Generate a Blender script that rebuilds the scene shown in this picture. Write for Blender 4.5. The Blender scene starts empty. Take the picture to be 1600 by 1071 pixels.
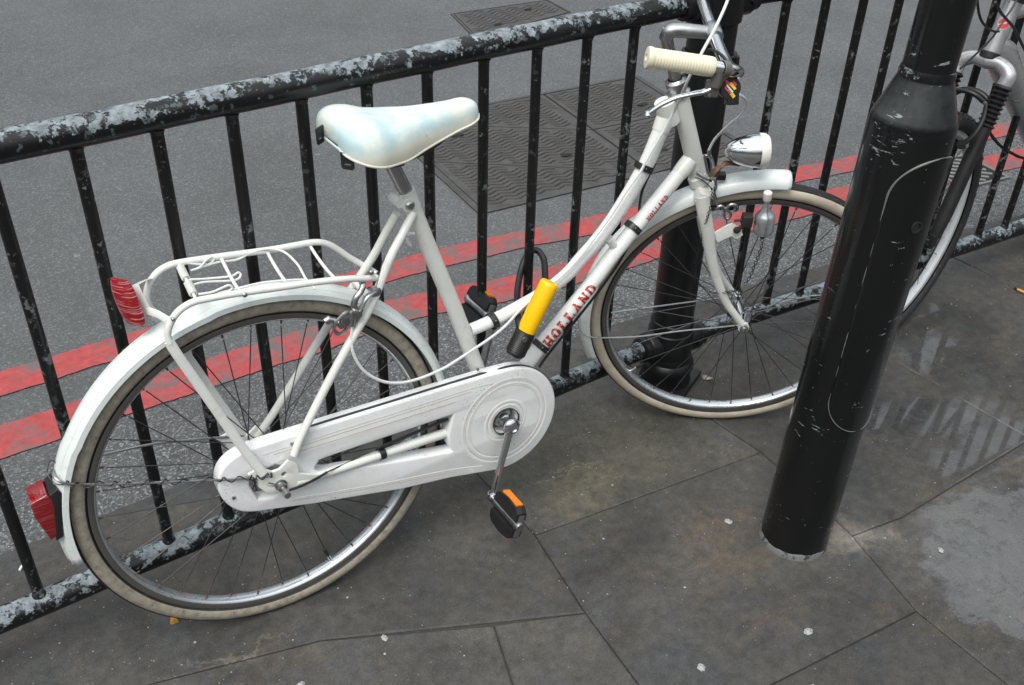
import bpy, bmesh, math, random
from mathutils import Vector, Matrix, Quaternion
# ---- calibrated measurements (metres): camera pose, white bicycle frame axes, front wheel axes ----
BASE=(0.4680,-0.1406,0.0000)
BX=(0.9972,-0.0751,0.0000)
BY=(0.0750,0.9952,-0.0622)
BZ=(0.0047,0.0620,0.9981)
FO=(1.1211,-0.0207,0.3457)
FX=(0.8680,-0.4956,-0.0309)
FY=(0.4928,0.8521,0.1763)
FZ=(-0.0611,-0.1683,0.9838)
CAMP=(0.0000,-1.5098,1.6196)
CR=(0.8170,-0.5761,0.0248)
CU=(0.3138,0.4803,0.8190)
CFW=(0.4838,0.6613,-0.5732)
FOCAL=1589.8747
FENCE=dict(x0=0.0491,s=0.1215,phi=-5.8697,xr=0.2921,sr=0.1194)

V = Vector
C = bpy.context.scene
COL = C.collection
rnd = random.Random(7)
R = math.radians

# ================= camera, world, sun, exposure =================
cam_d = bpy.data.cameras.new('camera'); cam = bpy.data.objects.new('camera', cam_d); COL.objects.link(cam)
m = Matrix((CR, CU, tuple(-c for c in CFW))).transposed().to_4x4(); m.translation = V(CAMP)
cam.matrix_world = m
cam_d.sensor_width = 36; cam_d.lens = FOCAL/1600*36; cam_d.clip_start = .05; cam_d.clip_end = 500
C.camera = cam
w = bpy.data.worlds.new('World'); C.world = w; w.use_nodes = True
wn = w.node_tree; bg = wn.nodes['Background']
sky = wn.nodes.new('ShaderNodeTexSky'); sky.sky_type = 'NISHITA'; sky.sun_disc = False
SUN_EL, SUN_AZ = R(60), R(-118)
sky.sun_elevation = SUN_EL; sky.sun_rotation = SUN_AZ; sky.air_density = 1.0; sky.dust_density = 7.0; sky.ozone_density = 0.6
# overcast: paler than a clear sky, brightest overhead, and darker near the horizon where a street's skyline would be
hs = wn.nodes.new('ShaderNodeHueSaturation'); hs.inputs['Saturation'].default_value = .45; wn.links.new(sky.outputs[0], hs.inputs['Color'])
tc = wn.nodes.new('ShaderNodeTexCoord'); sx = wn.nodes.new('ShaderNodeSeparateXYZ'); wn.links.new(tc.outputs['Generated'], sx.inputs[0])
nz_ = wn.nodes.new('ShaderNodeTexNoise'); nz_.inputs['Scale'].default_value = 3.5; wn.links.new(tc.outputs['Generated'], nz_.inputs['Vector'])
md = wn.nodes.new('ShaderNodeMath'); md.operation = 'MULTIPLY_ADD'; md.inputs[1].default_value = .35; wn.links.new(nz_.outputs['Fac'], md.inputs[0]); wn.links.new(sx.outputs[2], md.inputs[2])
rp = wn.nodes.new('ShaderNodeValToRGB'); e_ = rp.color_ramp.elements; e_[0].position = .34; e_[0].color = (.10, .10, .105, 1); e_[1].position = .62; e_[1].color = (.86, .88, .9, 1)
q_ = e_.new(1.0); q_.color = (1.35, 1.35, 1.35, 1); wn.links.new(md.outputs[0], rp.inputs[0])
mx_ = wn.nodes.new('ShaderNodeMix'); mx_.data_type = 'RGBA'; mx_.blend_type = 'MULTIPLY'; mx_.inputs[0].default_value = 1; mc_ = wn.nodes.new('ShaderNodeMix'); mc_.data_type = 'RGBA'; mc_.inputs[0].default_value = .62; mc_.inputs[7].default_value = (6.0, 6.3, 6.45, 1)
wn.links.new(hs.outputs[0], mc_.inputs[6]); wn.links.new(mc_.outputs[2], mx_.inputs[6]); wn.links.new(rp.outputs[0], mx_.inputs[7])
wn.links.new(mx_.outputs[2], bg.inputs[0]); bg.inputs[1].default_value = .128
sd = bpy.data.lights.new('sun', 'SUN'); sd.energy = 1.0; sd.angle = R(30); sd.color = (1, .975, .93)
so = bpy.data.objects.new('sun', sd); COL.objects.link(so)
dv = V((math.sin(SUN_AZ)*math.cos(SUN_EL), math.cos(SUN_AZ)*math.cos(SUN_EL), math.sin(SUN_EL)))
so.rotation_euler = dv.to_track_quat('Z', 'Y').to_euler(); so.location = (0, 0, 10)
C.view_settings.view_transform = 'Standard'; C.view_settings.look = 'None'; C.view_settings.gamma = 1
C.view_settings.exposure = 0.64

# ================= materials =================
class NT:
    def __init__(s, name):
        s.m = bpy.data.materials.new(name); s.m.use_nodes = True; s.t = s.m.node_tree; s.n = s.t.nodes
        s.b = s.n['Principled BSDF']; s._c = None
    def node(s, typ, **kw):
        x = s.n.new('ShaderNode'+typ)
        for k, v in kw.items(): setattr(x, k, v)
        return x
    def link(s, a, b): s.t.links.new(a, b)
    def put(s, inp, v):
        if v is None: return
        if hasattr(v, 'is_output'): s.link(v, inp)
        else: inp.default_value = v
    def co(s):
        if not s._c: s._c = s.node('TexCoord').outputs['Object']
        return s._c
    def mapped(s, scale=(1, 1, 1), rot=(0, 0, 0), vec=None, loc=(0, 0, 0)):
        x = s.node('Mapping'); x.inputs['Scale'].default_value = scale; x.inputs['Rotation'].default_value = rot; x.inputs['Location'].default_value = loc
        s.link(vec or s.co(), x.inputs[0]); return x.outputs[0]
    def noise(s, scale, detail=4, rough=.55, vec=None, dist=0, out='Fac'):
        x = s.node('TexNoise'); x.inputs['Scale'].default_value = scale; x.inputs['Detail'].default_value = detail
        x.inputs['Roughness'].default_value = rough; x.inputs['Distortion'].default_value = dist
        s.link(vec or s.co(), x.inputs['Vector']); return x.outputs[out]
    def vor(s, scale, feature='F1', vec=None, out='Distance', rand=1):
        x = s.node('TexVoronoi'); x.feature = feature; x.inputs['Scale'].default_value = scale; x.inputs['Randomness'].default_value = rand
        s.link(vec or s.co(), x.inputs['Vector']); return x.outputs[out]
    def ramp(s, fac, stops, interp='LINEAR'):
        x = s.node('ValToRGB'); e = x.color_ramp.elements; x.color_ramp.interpolation = interp
        while len(e) < len(stops): e.new(.5)
        for i, (p, c) in enumerate(stops):
            e[i].position = p; e[i].color = (c, c, c, 1) if not isinstance(c, (tuple, list)) else (*c, 1)
        s.link(fac, x.inputs[0]); return x.outputs[0]
    def mix(s, fac, a, b, mode='MIX'):
        x = s.node('Mix', data_type='RGBA', blend_type=mode)
        s.put(x.inputs[0], fac)
        for i, v in ((6, a), (7, b)):
            if isinstance(v, (tuple, list)): v = (*v, 1) if len(v) == 3 else v
            s.put(x.inputs[i], v)
        return x.outputs[2]
    def math(s, op, a, b=None, c=None, clamp=False):
        x = s.node('Math', operation=op, use_clamp=clamp); s.put(x.inputs[0], a); s.put(x.inputs[1], b)
        if c is not None: s.put(x.inputs[2], c)
        return x.outputs[0]
    def sep(s, vec=None):
        x = s.node('SeparateXYZ'); s.link(vec or s.co(), x.inputs[0]); return x.outputs
    def bump(s, h, strength=.3, dist=.001, nrm=None):
        x = s.node('Bump'); x.inputs['Strength'].default_value = strength; x.inputs['Distance'].default_value = dist
        s.link(h, x.inputs['Height'])
        if nrm: s.link(nrm, x.inputs['Normal'])
        s.link(x.outputs[0], s.b.inputs['Normal']); return x.outputs[0]
    def col(s, v): s.put(s.b.inputs['Base Color'], (*v, 1) if isinstance(v, tuple) else v)
    def rough(s, v): s.put(s.b.inputs['Roughness'], v)
    def metal(s, v): s.put(s.b.inputs['Metallic'], v)

def simple(name, col, rough=.5, metal=0, spots=None, scale=60, thr=.62, bump=0, coat=0, rvar=.12, spots2=None, lowv=.96):
    t = NT(name); c = (*col, 1)
    out = t.mix(t.ramp(t.noise(scale*.25, 5), [(.35, 0), (.7, 1)]), tuple(x*lowv for x in col), tuple(min(1, x*1.03) for x in col))
    if coat and col[0] > .6:
        gm = t.ramp(t.noise(26, 7, .72), [(.56, 0), (.74, 1)]); out = t.mix(t.math('MULTIPLY', gm, .38), out, (.40, .38, .33))
    if spots:
        f = t.ramp(t.noise(scale, 6, .65), [(thr, 0), (thr+.04, 1)]); out = t.mix(f, out, spots)
    if spots2:
        f = t.ramp(t.noise(scale*3.1, 3, .6), [(.68, 0), (.71, 1)]); out = t.mix(f, out, spots2)
    t.col(out); t.metal(metal)
    t.rough(t.ramp(t.noise(scale*.5, 4), [(.3, max(.02, rough-rvar)), (.75, min(1, rough+rvar))]))
    if coat: t.b.inputs['Coat Weight'].default_value = coat
    if bump: t.bump(t.noise(scale*4, 3), bump, .0006)
    return t.m

MT = {}
MT['white'] = simple('white_enamel', (.725, .745, .725), .33, 0, spots=(.36, .27, .17), scale=150, thr=.735, coat=.25, spots2=(.55, .54, .5))
MT['cream_white'] = simple('aged_white_enamel', (.69, .705, .665), .38, 0, spots=(.32, .25, .17), scale=120, thr=.72, coat=.2)
MT['guard'] = simple('mudguard_enamel', (.665, .72, .705), .34, 0, spots=(.35, .30, .24), scale=130, thr=.76, coat=.3)
MT['chrome'] = simple('chrome', (.72, .74, .76), .14, 1, spots=(.22, .13, .07), scale=90, thr=.74, rvar=.08)
MT['steel'] = simple('dull_steel', (.42, .43, .43), .34, 1, spots=(.13, .09, .06), scale=140, thr=.68)
MT['rim'] = simple('rim_steel', (.66, .70, .73), .32, .85, spots=(.28, .16, .06), scale=70, thr=.69)
MT['rimside'] = simple('rim_side_rubbed', (.085, .080, .072), .5, .2, spots=(.2, .2, .2), scale=60, thr=.7)
MT['spoke'] = simple('spoke_wire', (.085, .085, .085), .45, .8)
MT['rust'] = simple('rusted_brass', (.10, .055, .03), .7, .3)
MT['brown'] = simple('rusty_strap_iron', (.16, .085, .045), .6, .4, spots=(.3, .27, .24), scale=90, thr=.58)
MT['bars_grey'] = simple('worn_iron_bars', (.16, .165, .16), .6, .2)
MT['tread'] = simple('black_rubber', (.018, .018, .019), .6, 0, spots=(.06, .06, .055), scale=80, thr=.6, bump=.4)
MT['rubber'] = simple('black_plastic', (.014, .014, .015), .42, 0, bump=.15)
MT['amber'] = simple('amber_lens', (.75, .2, .01), .25)
MT['grip'] = simple('cream_grip', (.70, .66, .50), .4, 0, spots=(.35, .31, .23), scale=70, thr=.7)
MT['cable'] = simple('white_cable', (.64, .66, .65), .35, 0, spots=(.25, .22, .2), scale=200, thr=.68)
MT['yellow'] = simple('yellow_plastic', (.86, .50, .004), .33, 0, spots=(.5, .22, .0), scale=40, thr=.72)
MT['sleeve'] = simple('black_sleeve', (.012, .012, .013), .45, 0)
MT['letter'] = simple('red_lettering', (.42, .018, .014), .5, 0, spots=(.5, .34, .25), scale=260, thr=.66)
MT['letter2'] = simple('faded_lettering', (.42, .30, .2), .5)
MT['silver'] = simple('silver_paint', (.50, .51, .52), .28, .6)
MT['whiterim'] = simple('white_rim', (.52, .55, .56), .35)
MT['lidblack'] = simple('black_metal', (.02, .021, .022), .35)
MT['baseband'] = simple('grimy_bare_metal', (.17, .185, .185), .6, .2, spots=(.05, .05, .045), scale=60, thr=.52)
MT['gum'] = simple('trodden_gum', (.33, .34, .33), .8, 0, spots=(.14, .14, .14), scale=300, thr=.55)
MT['leaf'] = simple('dry_leaf', (.34, .30, .24), .8)
MT['orange'] = simple('orange_stone', (.5, .22, .03), .6, 0, spots=(.3, .28, .05), scale=120, thr=.5)
MT['paper'] = simple('white_paper', (.75, .75, .8), .7)
MT['wood'] = simple('yellow_pencil_paint', (.6, .3, .06), .5)
MT['badge_red'] = simple('red_badge', (.65, .06, .08), .35)
MT['badge_yellow'] = simple('yellow_badge', (.85, .6, .03), .35)
MT['badge_white'] = simple('white_badge', (.75, .75, .7), .35)
MT['bracket'] = simple('grey_plastic', (.12, .115, .105), .4)
MT['iron'] = simple('dark_iron', (.05, .05, .05), .5, .4)
MT['rack'] = simple('rack_enamel', (.70, .715, .68), .35, 0, spots=(.33, .25, .17), scale=170, thr=.70, coat=.2, spots2=(.52, .5, .46))

def red_lens(name, col, glint):
    t = NT(name); v = t.mapped((24, 24, 620))
    f = t.ramp(t.noise(1, 3, .6, v, .3), [(.54, 0), (.64, glint)])  # pale streaks painted into the lens colour as its highlights
    t.col(t.mix(f, col, (.7, .5, .55))); t.rough(.12); t.b.inputs['Coat Weight'].default_value = .6
    wv = t.node('TexVoronoi'); wv.inputs['Scale'].default_value = 260; t.link(t.co(), wv.inputs['Vector'])
    t.bump(wv.outputs['Distance'], .25, .001); return t.m
MT['redlens'] = red_lens('red_reflector_lens', (.30, .006, .010), .6)
MT['redlens2'] = red_lens('dark_red_lens', (.20, .003, .006), .1)

t = NT('cream_tyre_wall')                                # tan wall with grime cracks, black tread kept as its own material
g = t.ramp(t.noise(75, 8, .75), [(.36, (.34, .31, .245)), (.54, (.255, .23, .18)), (.70, (.12, .105, .085))])
t.col(g); t.rough(.7); t.bump(t.noise(300, 4), .3, .0006); MT['wall_old'] = t.m
t = NT('cream_tyre_wall_clean')
g = t.ramp(t.noise(22, 6, .6), [(.40, (.50, .45, .36)), (.65, (.38, .33, .25)), (.85, (.17, .15, .12))])
t.col(g); t.rough(.6); t.bump(t.noise(300, 4), .2, .0005); MT['wall_new'] = t.m

# white chain case, with splashes of grit
t = NT('chain_case_enamel')
f = t.ramp(t.noise(230, 3, .7), [(.60, 0), (.64, 1)]); f2 = t.ramp(t.noise(9, 5), [(.50, 0), (.66, 1)])
f3 = t.ramp(t.noise(30, 5, .7), [(.40, (.74, .76, .76)), (.80, (.66, .67, .66))])
t.col(t.mix(t.math('MULTIPLY', f, f2), f3, (.10, .07, .05))); t.rough(.33); t.b.inputs['Coat Weight'].default_value = .2; MT['case'] = t.m

# saddle vinyl : cream with blue worn areas
t = NT('saddle_vinyl')
xyz = t.sep()
bl = t.ramp(t.noise(13, 8, .68, t.mapped((1, 1, 1.3), loc=(.07, .02, .3))), [(.42, 0), (.58, 1)])
geo = t.node('NewGeometry'); nz = t.sep(geo.outputs['Normal'])[2]
top = t.ramp(xyz[2], [(0, 0), (1, 1)])
hi = t.math('SMOOTH_MIN', 1, 1)
x = t.node('MapRange', interpolation_type='SMOOTHSTEP'); t.link(xyz[2], x.inputs[0]); x.inputs[1].default_value = .926; x.inputs[2].default_value = .944
blue = t.math('MULTIPLY', x.outputs[0], t.math('ADD', t.math('MULTIPLY', bl, .75), .2), clamp=True)
c = t.mix(blue, (.68, .69, .60), (.42, .585, .615))
scz = t.ramp(t.noise(1, 7, .8, t.mapped((60, 160, 60), rot=(.4, .3, .8)), 1.2), [(.62, 0), (.68, 1)]); c = t.mix(t.math('MULTIPLY', scz, .5), c, (.22, .27, .29))
low = t.node('MapRange', interpolation_type='SMOOTHSTEP'); t.link(t.math('ADD', xyz[2], t.math('MULTIPLY', t.noise(40, 6, .7), .03)), low.inputs[0]); low.inputs[1].default_value = .955; low.inputs[2].default_value = .925
c = t.mix(t.math('MULTIPLY', low.outputs[0], .55), c, (.50, .47, .36))
gr_ = t.ramp(t.noise(38, 7, .75), [(.63, 0), (.75, 1)])
c = t.mix(t.math('MULTIPLY', gr_, .6), c, (.30, .27, .21))
t.col(c); t.rough(t.ramp(t.noise(25, 5, .6), [(.3, .45), (.7, .65)])); t.bump(t.noise(420, 3), .25, .0005); MT['saddle'] = t.m

def painted_black(name, thr, top_w, scale, chipcol=(.27, .31, .33), scratches=False, gloss=.22, varied=False, chips2=None):
    lo_f, hi_f = (.45, 1.7) if varied else (.75, 1.2)
    t = NT(name)
    geo = t.node('NewGeometry'); wc = geo.outputs['Position']; nz = t.sep(geo.outputs['Normal'])[2]
    n1 = t.noise(scale, 7, .62, wc, .3); n2 = t.noise(scale*.22, 3, .5, wc)
    n0 = t.noise(scale*3.6, 4, .6, wc, .2)
    s = t.math('ADD', t.math('ADD', t.math('MULTIPLY', n1, .50), t.math('MULTIPLY', n0, .22)), t.math('MULTIPLY', n2, .40))
    s = t.math('ADD', s, t.math('MULTIPLY', nz, top_w))
    base_s = t.math('ADD', t.math('MULTIPLY', t.noise(scale*1.2, 6, .6, t.mapped((1, 1, 1), vec=wc, loc=(5, 2, 9)), .2), .75), t.math('MULTIPLY', nz, .03))
    f_old = t.ramp(base_s, [(.455, 0), (.462, 1)])
    f = t.ramp(s, [(thr, 0), (thr+(.03 if varied else .012), 1)])
    if scratches:
        n3 = t.noise(1, 5, .7, t.mapped((34, 34, 120), rot=(.5, .1, 0), vec=wc), .8)
        n4 = t.noise(11, 2, .5, wc)
        f2 = t.ramp(t.math('ADD', t.math('MULTIPLY', n3, .7), t.math('MULTIPLY', n4, .35)), [(.660, 0), (.672, 1)])
        n5 = t.noise(160, 2, .5, wc); f3 = t.ramp(n5, [(.75, 0), (.765, 1)])
        f = t.math('MAXIMUM', f, t.math('MAXIMUM', t.math('MULTIPLY', f2, .8), t.math('MULTIPLY', f3, .7)))
    cc = t.mix(t.ramp(t.noise(70, 6, .7, wc), [(.32, 0), (.68, 1)]), tuple(lo_f*c for c in chipcol), tuple(hi_f*c for c in chipcol))
    t.b.inputs['Specular IOR Level'].default_value = .42
    blk_ = (.0055, .006, .0065)
    if chips2: blk_ = t.mix(f_old, blk_, tuple(c*.42 for c in chips2))
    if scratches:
        dust_hi = t.ramp(nz, [(.25, 0), (.62, 1)]); blk_ = t.mix(t.math('MULTIPLY', dust_hi, t.ramp(t.noise(14, 5, .6, wc), [(.35, .1), (.65, .8)])), blk_, (.16, .178, .185))  # dust grey on upward faces, made paler to paint in the shoulder highlight
    t.col(t.mix(f, blk_, cc))
    rr = t.ramp(t.noise(30, 4, .6, wc), [(.3, gloss), (.8, gloss+.16)])
    t.rough(t.mix(f, rr, (.7, .7, .7)))
    t.bump(t.math('ADD', t.math('MULTIPLY', f, -.6), t.math('ADD', t.math('MULTIPLY', t.noise(170, 3, .6, wc), .12), t.math('MULTIPLY', t.noise(22, 3, .5, wc), 1.1))), .45, .0012)
    return t.m
MT['rail'] = painted_black('chipped_black_rail_paint', .646, .125, 66, (.17, .20, .215), gloss=.26, varied=True, chips2=(.16, .19, .20))
MT['bar'] = painted_black('chipped_black_bar_paint', .635, .02, 62, (.12, .135, .14), gloss=.32, chips2=(.09, .10, .105))
MT['post'] = painted_black('black_cast_iron_paint', .73, .02, 40, (.07, .08, .085), gloss=.3)
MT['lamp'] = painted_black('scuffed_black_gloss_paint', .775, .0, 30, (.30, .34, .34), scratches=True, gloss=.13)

# asphalt
t = NT('asphalt')
v1 = t.vor(210, out='Color'); sx = t.sep(v1)
gr1 = t.ramp(sx[0], [(.0, (.030, .031, .033)), (.45, (.066, .069, .072)), (.80, (.13, .137, .142)), (1, (.33, .35, .35))])
fine = t.noise(900, 2, .6); c = t.mix(.28, gr1, t.ramp(fine, [(.3, (.035, .036, .038)), (.7, (.19, .20, .205))]))
big = t.ramp(t.noise(1.9, 7, .66), [(.3, .74), (.72, 1.04)])
xyz = t.sep(); near = t.node('MapRange'); t.link(t.math('ADD', xyz[1], t.math('MULTIPLY', t.noise(2.2, 5), .5)), near.inputs[0]); near.inputs[1].default_value = 1.15; near.inputs[2].default_value = .75
smooth_c = t.mix(.55, c, (.092, .097, .101))            # the tracked lane is polished and finer, the channel coarser
c = t.mix(near.outputs[0], smooth_c, c)
c = t.mix(1, c, big, 'MULTIPLY')
fl = t.ramp(t.vor(4.2, vec=t.mapped((1, 1.5, 1))), [(.035, 1), (.06, 0)]); c = t.mix(t.math('MULTIPLY', fl, t.ramp(t.noise(60, 4, .7), [(.3, .1), (.7, .75)])), c, (.26, .265, .26))
stn = t.ramp(t.noise(3.2, 6, .7), [(.64, 0), (.72, 1)]); c = t.mix(t.math('MULTIPLY', stn, .35), c, (.055, .055, .057))
t.col(c); t.rough(.78); t.bump(t.math('ADD', t.vor(210), t.math('MULTIPLY', fine, .5)), .7, .0035); MT['asphalt'] = t.m

# red route paint, worn through in specks
t = NT('red_road_paint')
wear = t.noise(150, 5, .75); pat = t.noise(9, 5, .65)
s = t.math('ADD', t.math('MULTIPLY', wear, .55), t.math('MULTIPLY', pat, .6))
f = t.ramp(s, [(.575, 0), (.645, 1)])
rc = t.ramp(t.noise(40, 6, .7), [(.3, (.26, .026, .028)), (.7, (.41, .062, .060))])
dk = t.ramp(t.noise(1, 5, .75, t.mapped((22, 120, 1))), [(.48, 0), (.66, 1)])
rc = t.mix(t.math('MULTIPLY', dk, .55), rc, (.16, .05, .05))
t.col(t.mix(f, rc, (.10, .095, .095))); t.rough(.7); t.bump(wear, .6, .002); MT['redpaint'] = t.m

# stone paving
def wetblob(t, vec, cx, cy, rx, ry, ang, soft):
    mp = t.node('Mapping'); mp.vector_type = 'TEXTURE'
    mp.inputs['Location'].default_value = (cx, cy, 0); mp.inputs['Rotation'].default_value = (0, 0, ang); mp.inputs['Scale'].default_value = (rx, ry, 1e3)
    t.link(vec, mp.inputs[0]); ln = t.node('VectorMath', operation='LENGTH'); t.link(mp.outputs[0], ln.inputs[0])
    mr = t.node('MapRange', interpolation_type='SMOOTHSTEP'); t.link(ln.outputs['Value'], mr.inputs[0])
    mr.inputs[1].default_value = 1; mr.inputs[2].default_value = 1-soft; return mr.outputs[0]
def paving(name, tint=(1, 1, 1), wet=True):
    t = NT(name); geo = t.node('NewGeometry'); P = geo.outputs['Position']
    base = t.ramp(t.noise(3.1, 8, .62, P, .4), [(.30, (.021, .021, .020)), (.42, (.037, .035, .032)), (.55, (.053, .051, .046)), (.70, (.076, .070, .060))])
    blu = t.ramp(t.noise(5.5, 7, .68, P), [(.50, 0), (.62, 1)]); base = t.mix(t.math('MULTIPLY', blu, .6), base, (.043, .048, .052))
    blk = t.ramp(t.noise(8.5, 8, .72, P, .5), [(.56, 0), (.70, 1)]); base = t.mix(t.math('MULTIPLY', blk, .55), base, (.020, .020, .021))
    oc = t.ramp(t.noise(4.3, 7, .7, t.mapped((1, 1.6, 1), vec=P, loc=(3, 1, 0))), [(.53, 0), (.70, 1)]); base = t.mix(t.math('MULTIPLY', oc, .5), base, (.092, .070, .046))
    jit = t.node('TexNoise'); jit.inputs['Scale'].default_value = 9; jit.inputs['Detail'].default_value = 6; jit.inputs['Roughness'].default_value = .65; t.link(P, jit.inputs['Vector'])
    sub = t.node('VectorMath', operation='SUBTRACT'); t.link(jit.outputs['Color'], sub.inputs[0]); sub.inputs[1].default_value = (.5, .5, .5)
    sc = t.node('VectorMath', operation='SCALE'); t.link(sub.outputs[0], sc.inputs[0]); sc.inputs['Scale'].default_value = .24
    ad = t.node('VectorMath', operation='ADD'); t.link(P, ad.inputs[0]); t.link(sc.outputs[0], ad.inputs[1]); PJ = ad.outputs[0]
    ol = wetblob(t, PJ, 1.25, -.12, .55, .35, -.2, 1.); base = t.mix(t.math('MULTIPLY', ol, .5), base, (.060, .056, .036))
    stn = t.ramp(t.noise(30, 7, .75, P), [(.38, 0), (.62, 1)])
    rs = wetblob(t, PJ, 1.33, -.50, .24, .13, .45, 1.); base = t.mix(t.math('MULTIPLY', rs, t.math('MULTIPLY', stn, .6)), base, (.13, .09, .055))
    rs3 = wetblob(t, PJ, 1.20, -.22, .20, .10, .2, 1.); base = t.mix(t.math('MULTIPLY', rs3, t.math('MULTIPLY', stn, .6)), base, (.13, .115, .075))
    for xa, ya, xb, yb in ((.98, -.14, 1.30, -.17), (1.1, -.10, 1.28, -.17), (.18, -.16, .5, -.20)):      # pale hairline cracks
        ln = wetblob(t, PJ, (xa+xb)/2, (ya+yb)/2, math.hypot(xb-xa, yb-ya)/2, .006, math.atan2(yb-ya, xb-xa), .6)
        base = t.mix(t.math('MULTIPLY', ln, .5), base, (.15, .135, .105))
    lnk = wetblob(t, PJ, 1.62, -.585, .16, .13, .0, 1.); base = t.mix(t.math('MULTIPLY', lnk, .45), base, (.10, .10, .095))
    rs2 = wetblob(t, PJ, 1.56, -.655, .12, .05, -.2, 1.); base = t.mix(t.math('MULTIPLY', rs2, .7), base, (.21, .19, .155))
    spk = t.ramp(t.noise(520, 2, .6, P), [(.62, 0), (.72, 1)]); base = t.mix(t.math('MULTIPLY', spk, .35), base, (.17, .165, .15))
    fine = t.noise(260, 4, .7, P); base = t.mix(1, base, t.ramp(fine, [(.25, .62), (.75, 1.42)]), 'MULTIPLY')
    mid = t.noise(38, 6, .7, P); base = t.mix(1, base, t.ramp(mid, [(.28, .60), (.72, 1.42)]), 'MULTIPLY')
    scr = t.ramp(t.noise(1, 6, .75, t.mapped((14, 60, 1), rot=(0, 0, .5), vec=P), .7), [(.63, 0), (.72, 1)]); base = t.mix(t.math('MULTIPLY', scr, .3), base, (.16, .145, .12))
    sp = t.ramp(t.vor(16, vec=P), [(.035, 1), (.05, 0)]); sp = t.math('MULTIPLY', sp, t.ramp(t.noise(2.3, 2, .5, P), [(.48, 0), (.55, 1)]))
    sp2 = t.ramp(t.vor(41, vec=P), [(.045, 1), (.07, 0)]); sp2 = t.math('MULTIPLY', sp2, t.ramp(t.noise(3.7, 3, .6, P), [(.52, 0), (.58, 1)]))
    base = t.mix(t.math('MULTIPLY', sp, .8), base, (.36, .38, .37)); base = t.mix(t.math('MULTIPLY', sp2, .5), base, (.30, .29, .26))
    isl = t.ramp(geo.outputs['Random Per Island'], [(0, .80), (1, 1.15)]); base = t.mix(1, base, isl, 'MULTIPLY')
    base = t.mix(1, base, (*tint, 1), 'MULTIPLY')
    ws = None
    if wet:
        for b in WET:
            f = wetblob(t, PJ, *b[:6])
            f = t.math('MULTIPLY', f, b[6])
            ws = f if ws is None else t.math('MAXIMUM', ws, f)
        base = t.mix(t.math('MULTIPLY', ws, .25), base, (.035, .035, .036))
        brk = t.ramp(t.noise(24, 7, .7, P), [(.34, .55), (.46, 1)]); ws = t.math('MULTIPLY', ws, brk)
    dryr = t.ramp(t.noise(7, 6, .65, P), [(.3, .55), (.7, .85)])
    rough = t.mix(ws, dryr, t.ramp(t.noise(20, 4, .6, P), [(.35, .05), (.7, .16)])) if wet else dryr
    t.col(base); t.rough(rough)
    hgt = t.math('ADD', t.math('MULTIPLY', mid, .9), t.math('MULTIPLY', fine, .5))
    hgt = t.math('ADD', hgt, t.math('MULTIPLY', t.noise(4, 4, .5, P), 2.0))
    if wet: hgt = t.math('MULTIPLY', hgt, t.math('SUBTRACT', 1, t.math('MULTIPLY', ws, .82)))
    if wet: t.link(ws, t.b.inputs['Coat Weight']); t.b.inputs['Coat Roughness'].default_value = .04; t.b.inputs['Coat IOR'].default_value = 1.6
    t.bump(hgt, .5, .0026); return t.m
WET = [(2.04, -.47, .30, .10, -.42, .5, 1.0), (2.12, -.66, .30, .09, -.15, .5, .9), (2.30, -.33, .16, .07, .3, .5, .85),
       (1.86, -1.02, .26, .34, .45, .08, 1.0), (2.4, -.95, .45, .30, .1, .1, 1.0), (1.84, -.74, .22, .045, -.15, .6, .8), (2.45, -.22, .12, .05, .5, .5, .6)]
MT['pave'] = paving('york_stone_paving'); MT['joint'] = simple('dark_joint_sand', (.036, .035, .032), .9, 0, spots=(.05, .045, .035), scale=90, thr=.55)
t = NT('kerb_stone'); MT['kerb'] = None
MT['kerb'] = paving('granite_kerb', (1.15, 1.12, 1.08), False)
bpy.data.materials.remove(t.m)
t = NT('cast_iron_cover'); MT['cover'] = t.m
t.col(t.ramp(t.noise(16, 6, .65), [(.3, (.040, .039, .039)), (.7, (.078, .074, .070))])); t.rough(.55); t.metal(.25); t.bump(t.noise(200, 3), .3, .001)
MT['hole'] = simple('grimy_recess_black', (.008, .008, .008), .9)  # shade of pit, gaps, keyholes and crank hole put into colour; grimy chain too

# ================= mesh helpers =================
def link(name, bm, mats, parent=None, smooth=True, M_=None):
    me = bpy.data.meshes.new(name); bmesh.ops.recalc_face_normals(bm, faces=bm.faces[:]); bm.to_mesh(me); bm.free()
    for mm in (mats if isinstance(mats, (list, tuple)) else [mats]): me.materials.append(MT[mm])
    if smooth:
        for p in me.polygons: p.use_smooth = True
        sharp(me)
    o = bpy.data.objects.new(name, me); COL.objects.link(o)
    if parent: o.parent = parent
    if M_: o.matrix_local = M_
    return o
def sharp(me, ang=38):
    bm = bmesh.new(); bm.from_mesh(me)
    for e in bm.edges:
        if len(e.link_faces) == 2 and e.calc_face_angle(0) > R(ang): e.smooth = False
    bm.to_mesh(me); bm.free()
def cr(pts, n=6, closed=False):
    pts = [V(p) for p in pts]; N = len(pts); out = []
    rng = range(N if closed else N-1)
    for i in rng:
        g = (lambda k: pts[k % N]) if closed else (lambda k: pts[max(0, min(N-1, k))])
        p0, p1, p2, p3 = g(i-1), g(i), g(i+1), g(i+2)
        for j in range(n):
            s = j/n
            out.append(.5*((2*p1)+(-p0+p2)*s+(2*p0-5*p1+4*p2-p3)*s*s+(-p0+3*p1-3*p2+p3)*s**3))
    if not closed: out.append(pts[-1])
    return out
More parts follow.
